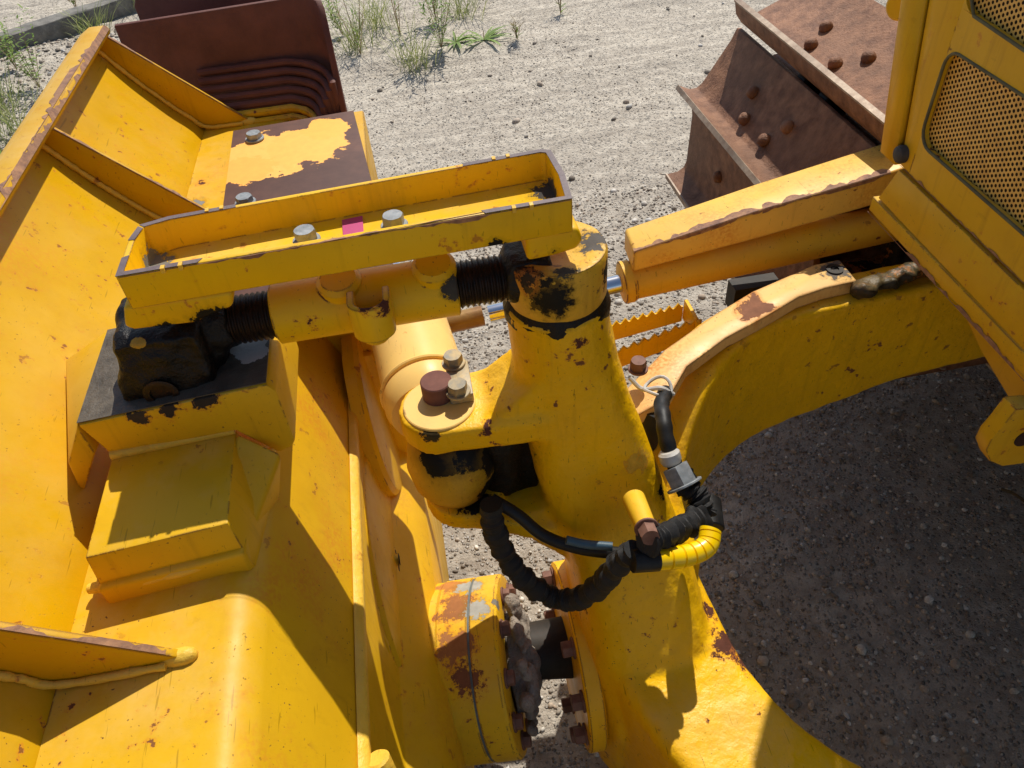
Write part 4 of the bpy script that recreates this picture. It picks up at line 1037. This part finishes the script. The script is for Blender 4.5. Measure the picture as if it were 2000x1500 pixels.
# near track, behind the viewer's side of the machine, mostly outside the frame
# ===== hoses (parts)
hs = [((958, 985), .70), ((965, 1030), .69), ((985, 1080), .68), ((1020, 1128), .66), ((1065, 1160), .65), ((1115, 1172), .63), ((1165, 1150), .61), ((1205, 1105), .60), ((1240, 1075), .59)]
c = curve([W(p[0], p[1], y=yy) for p, yy in hs], 12)
rad = [.0172 * (1 + .10 * math.sin(i * .9) + .07 * math.sin(i * 2.3 + 1)) for i in range(len(c))]
MB().tube(c, rad, 24, wob=.10, fr=.6).build('braided_sleeve', M['braid'], DZ, smooth=True)
hs = [((960, 975), .72), ((1010, 1005), .70), ((1060, 1045), .68), ((1120, 1068), .66), ((1180, 1078), .64), ((1250, 1082), .62), ((1300, 1083), .62)]
MB().tube(curve([W(p[0], p[1], y=yy) for p, yy in hs], 10), .0095, 20).build('hydraulic_hose', M['blk'], DZ, smooth=True)
hs = [((1262, 1062), .58), ((1295, 1045), .60), ((1335, 1030), .63), ((1372, 1005), .66), ((1365, 975), .68), ((1340, 950), .70), ((1330, 928), .72)]
c = curve([W(p[0], p[1], y=yy) for p, yy in hs], 14)
rad = [.0172 * (1 + .13 * math.sin(i * 1.3) + .08 * math.sin(i * 2.9)) for i in range(len(c))]
MB().tube(c, rad, 24, wob=.2).build('braided_sleeve', M['braid'], DZ, smooth=True)
f0 = W(1345, 975, y=.70); f1 = W(1318, 925, y=.72)
hexbolt('hose_ferrule', W(1338, 950, y=.70), (W(1315, 905, y=.73) - W(1338, 950, y=.70)), .040, .030, M['bolt'], DZ, washer=True)
hs = [((1318, 910), .735), ((1302, 860), .76), ((1296, 820), .79), ((1292, 790), .83), ((1300, 765), .87)]
c = curve([W(p[0], p[1], y=yy) for p, yy in hs], 8)
MB().tube(c, [.0125 * (1 + .05 * math.sin(i * 1.1)) for i in range(len(c))], 20).build('hydraulic_hose', M['blk'], DZ, smooth=True)
hs = [((1280, 800), .88), ((1268, 830), .88), ((1262, 870), .9), ((1275, 900), .9)]
MB().tube(curve([W(p[0], p[1], y=yy) for p, yy in hs], 8), .022, 18).build('hydraulic_hose', M['braid'], DZ, smooth=True)
tie = MB(); e = W(1285, 757, y=.87)
tie.tube([e + V(.022 * math.cos(a), .022 * math.sin(a), .006 * math.sin(a * 2)) for a in np.linspace(0, 6.28, 24)], .003, 8)
tie.tube(curve([W(1230, 738, y=.9), W(1255, 760, y=.88), W(1290, 758, y=.86), W(1315, 770, y=.86)], 8), .004, 8); tie.build('hose_tie', M['zip'], DZ, smooth=True)
tie = MB(); tie.ring([(0, .014), (.006, .017), (.018, .017), (.022, .013)], W(1312, 905, y=.735), W(1302, 870, y=.75) - W(1312, 905, y=.735), 20); tie.build('hose_collar', M['zip'], DZ, smooth=True)
hs = [((1106, 1056), .645), ((1140, 1064), .638), ((1170, 1067), .632), ((1196, 1069), .626)]
cs = curve([W(p[0], p[1], y=yy) for p, yy in hs], 6); MB().tube([p + V(0, -.001, .0035) for p in cs], .0066, 12).build('printed_stripe', simple('blue_hose_print', (.03, .07, .10), (.04, .09, .13), 60, .5), DZ, smooth=True)
mb = MB()
for i in range(13):
    c0_ = W(775 + i * 2.1 + (2 if i % 3 else -2), 1078 + i * 10.3, x=-.1445)
    mb.box(c0_, (.0006, .005 if i % 4 else .0025, .0085 if i % 3 else .005), (V(1, 0, .1), V(0, 1, .25).normalized(), V(0, -.25, 1).normalized()))
mb.build('stencilled_mark', M['dark'], blade)
# cap disc behind the sleeve and yellow spiral wrap
q = W(1385, 1035, y=.66); MB().cyl(q, q + V(.012, .05, .008), .024, n=36, ch=.002).build('hose_coupling', M['blk'], DZ, smooth=True, angle=25)
hs = [((1235, 1096), .575), ((1290, 1092), .575), ((1345, 1084), .58), ((1380, 1066), .59), ((1388, 1035), .61)]
c = curve([W(p[0], p[1], y=yy) for p, yy in hs], 26)
rad = [(.0158 if (i % 11) not in (0,) else .0132) for i in range(len(c))]
o = MB().tube(c[22:], rad[22:], 24).build('spiral_wrap', M['wrap'], DZ, smooth=True, angle=40)
MB().tube(c[:24], .0165, 20).build('hose_cuff', M['blk'], DZ, smooth=True)

# ---------------------------------------------------------------- kerb and weeds
s = NT('old_concrete'); s.L(s.mix(s.ramp(s.noise(12, 6, .65), .35, .65), (.13, .12, .105), (.25, .235, .205)), s.b.inputs['Base Color'])
s.b.inputs['Roughness'].default_value = .95; s.L(s.bump(s.noise(50, 6, .7), .7, .008), s.b.inputs['Normal']); M['conc'] = s.m
a = W(-120, 150, z=.0); b = W(255, 20, z=.0); a.z = b.z = 0
d = (b - a).normalized(); nn = V(-d.y, d.x, 0); b = b + d * .25
mb = MB(); c_ = curve([a + (b - a) * f + nn * .006 * random.uniform(-1, 1) for f in np.linspace(0, 1, 14)], 2); secs = []
for p in c_: secs.append(rrect(p + nn * .07 + V(0, 0, .03 + .006 * mnoise.noise(p * 9)), nn, V(0, 0, 1), .075, .065, .012, 3))
mb.loft(secs); kerb = mb.build('kerb_stone', M['conc'], None, smooth=True, rough=.008, angle=40)
tag(kerb, 'weathered concrete kerb block lying beyond the blade at the edge of the gravel', 'kerb')

def leafmat(name, a_, b_):
    s = NT(name); oi = s.n('ShaderNodeAttribute'); oi.attribute_name = 'tone'
    s.L(s.mix(oi.outputs['Fac'], a_, b_), s.b.inputs['Base Color']); s.b.inputs['Roughness'].default_value = .6
    tl = s.n('ShaderNodeBsdfTranslucent'); s.L(s.mix(oi.outputs['Fac'], a_, b_), tl.inputs[0]); mx = s.n('ShaderNodeMixShader'); mx.inputs[0].default_value = .35
    s.L(s.b.outputs[0], mx.inputs[1]); s.L(tl.outputs[0], mx.inputs[2]); s.L(mx.outputs[0], s.t.nodes['Material Output'].inputs['Surface']); return s.m
LG = leafmat('weed_leaf_green', (.11, .20, .02), (.26, .38, .06)); LD = leafmat('dry_weed_stalk', (.16, .11, .05), (.36, .28, .14)); LB = leafmat('grass_blade', (.15, .21, .04), (.42, .44, .15))
def blade_strip(mb, tone, p, d, L, wd, bend, tn, seg=4):
    side = d.cross(V(0, 0, 1)); side = side.normalized() if side.length > .1 else V(1, 0, 0)
    vs = []; q = p.copy(); dr = d.normalized()
    for i in range(seg + 1):
        f = i / seg; ww = wd * (math.sin(math.pi * min(1, .25 + .75 * f)) * .9 + .05)
        vs += [q - side * ww, q + side * ww]; q = q + dr * L / seg; dr = (dr + V(0, 0, -bend / seg)).normalized()
    o_ = len(mb.v); mb.add(vs, [(2 * i, 2 * i + 1, 2 * i + 3, 2 * i + 2) for i in range(seg)]); tone += [tn] * len(vs)
def finish(mb, tone, name, mat, parent):
    me = bpy.data.meshes.new(name); me.from_pydata([tuple(p) for p in mb.v], [], mb.f)
    at = me.attributes.new('tone', 'FLOAT', 'POINT'); at.data.foreach_set('value', tone); me.materials.append(mat)
    o = bpy.data.objects.new(name, me); COL.objects.link(o); put(o, parent); return o
def weed(px, py, kind, h, label, group='weeds growing in the sandy yard'):
    p = W(px, py, z=0); p.z = float(gz(p.x, p.y)); rnd = random.Random(int(px * 7 + py))
    o = thing(kind, p, label, 'weed', group); K = p.copy()
    mb = MB(); tn = []; st = MB(); ts = []
    if kind == 'leafy_weed':
        for k in range(6 + int(h * 12)):
            a_ = rnd.uniform(0, 6.28); lean = rnd.uniform(.1, .6); q = K.copy(); d0 = V(lean * math.cos(a_), lean * math.sin(a_), 1).normalized()
            hh = h * rnd.uniform(.6, 1); blade_strip(st, ts, q, d0, hh, .0022, .2, rnd.random())
            for j in range(14):
                f = .2 + .8 * j / 14; q2 = q + d0 * hh * f; a2 = rnd.uniform(0, 6.28)
                blade_strip(mb, tn, q2, V(math.cos(a2), math.sin(a2), rnd.uniform(.1, .8)), rnd.uniform(.025, .06), .0055, .7, rnd.random(), 3)
    elif kind == 'grass_tuft':
        for k in range(75):
            a_ = rnd.uniform(0, 6.28); q = K + V(rnd.gauss(0, .06), rnd.gauss(0, .06), 0)
            blade_strip(mb, tn, q, V(math.cos(a_) * .6, math.sin(a_) * .6, 1), h * rnd.uniform(.4, 1), .0022, 1.1, rnd.random(), 4)
        blade_strip(st, ts, K, V(.1, 0, 1), h * .8, .002, .1, .5)
    elif kind == 'rosette_weed':
        for k in range(16):
            a_ = rnd.uniform(0, 6.28); blade_strip(mb, tn, K + V(0, 0, .004), V(math.cos(a_), math.sin(a_), .35), h * rnd.uniform(.6, 1), .009, .6, rnd.random(), 4)
        blade_strip(st, ts, K, V(0, .1, 1), h * .3, .003, .1, .5)
    else:
        for k in range(5):
            a_ = rnd.uniform(0, 6.28); d0 = V(.35 * math.cos(a_), .35 * math.sin(a_), 1).normalized(); hh = h * rnd.uniform(.5, 1)
            blade_strip(st, ts, K, d0, hh, .003, .15, rnd.random())
            for j in range(9):
                a2 = rnd.uniform(0, 6.28); blade_strip(st, ts, K + d0 * hh * rnd.uniform(.3, 1), V(math.cos(a2), math.sin(a2), .8), rnd.uniform(.03, .08), .0022, .2, rnd.random(), 3)
        for k in range(10):
            a_ = rnd.uniform(0, 6.28); blade_strip(mb, tn, K + V(0, 0, h * rnd.uniform(0, .5)), V(math.cos(a_), math.sin(a_), .6), .05, .005, .5, rnd.random(), 3)
    finish(mb, tn, 'foliage', LB if kind == 'grass_tuft' else LG, o); finish(st, ts, 'stalk', LD, o)
WL = [
 (700, 90, 'grass_tuft', .26, 'yellowing grass tuft just right of the maroon wing corner'),
 (735, 40, 'grass_tuft', .32, 'thin grass tuft at the top edge right of the maroon wing'),
 (703, 100, 'dry_weed', .30, 'dry brown weed beside the grass tuft right of the maroon wing'),
 (780, 60, 'dry_weed', .34, 'tall dry weed with bare stalks at the top edge between two grass tufts'),
 (668, 60, 'leafy_weed', .24, 'small green weed touching the maroon wing edge'),
 (810, 118, 'grass_tuft', .26, 'loose pale grass tuft, the nearest of the row of weeds'),
 (862, 90, 'leafy_weed', .34, 'large leafy green weed in the middle of the weed row'),
 (850, 30, 'leafy_weed', .30, 'leafy weed at the top edge behind the large green one'),
 (890, 78, 'rosette_weed', .12, 'bright green flat rosette on the right side of the leafy weed'),
 (945, 72, 'rosette_weed', .15, 'lone bright green rosette weed on bare sand'),
 (905, 20, 'grass_tuft', .24, 'grass tuft at the top edge above the lone rosette'),
 (1010, 75, 'dry_weed', .10, 'short dry twig weed right of the lone rosette'),
 (1095, 20, 'dry_weed', .20, 'dry weed at the top edge casting a thin shadow on the sand'),
 (30, 130, 'leafy_weed', .26, 'bushy green weed below the kerb at the left edge'),
 (75, 165, 'leafy_weed', .30, 'feathery green weed between the kerb and the blade top edge'),
 (10, 205, 'grass_tuft', .22, 'grass tuft on sand at the left edge beside the feathery weed'),
 (20, 258, 'grass_tuft', .26, 'spreading grass tuft at the left edge above the blade'),
 (5, 300, 'rosette_weed', .16, 'small flat green weed at the left edge close to the blade'),
 (180, 60, 'grass_tuft', .20, 'grass growing in the end of the kerb near the blade corner'),
 (262, 12, 'grass_tuft', .24, 'grass tuft at the top edge behind the blade corner'),
 (150, 20, 'dry_weed', .14, 'dry weed in the gravel behind the kerb'),
]
for t_ in WL: weed(t_[0], t_[1], t_[2], t_[3] * 1.7, t_[4])
# a dry twig on the shaded gravel
a = W(1955, 955, z=.01); b = W(2010, 985, z=.012)
tw = MB().tube(curve([a, (a + b) / 2 + V(0, .006, .004), b], 5), .004, 8).build('twig', LD, None, smooth=True)
tag(tw, 'pale dry twig on the shaded gravel under the tow eye', 'twig')
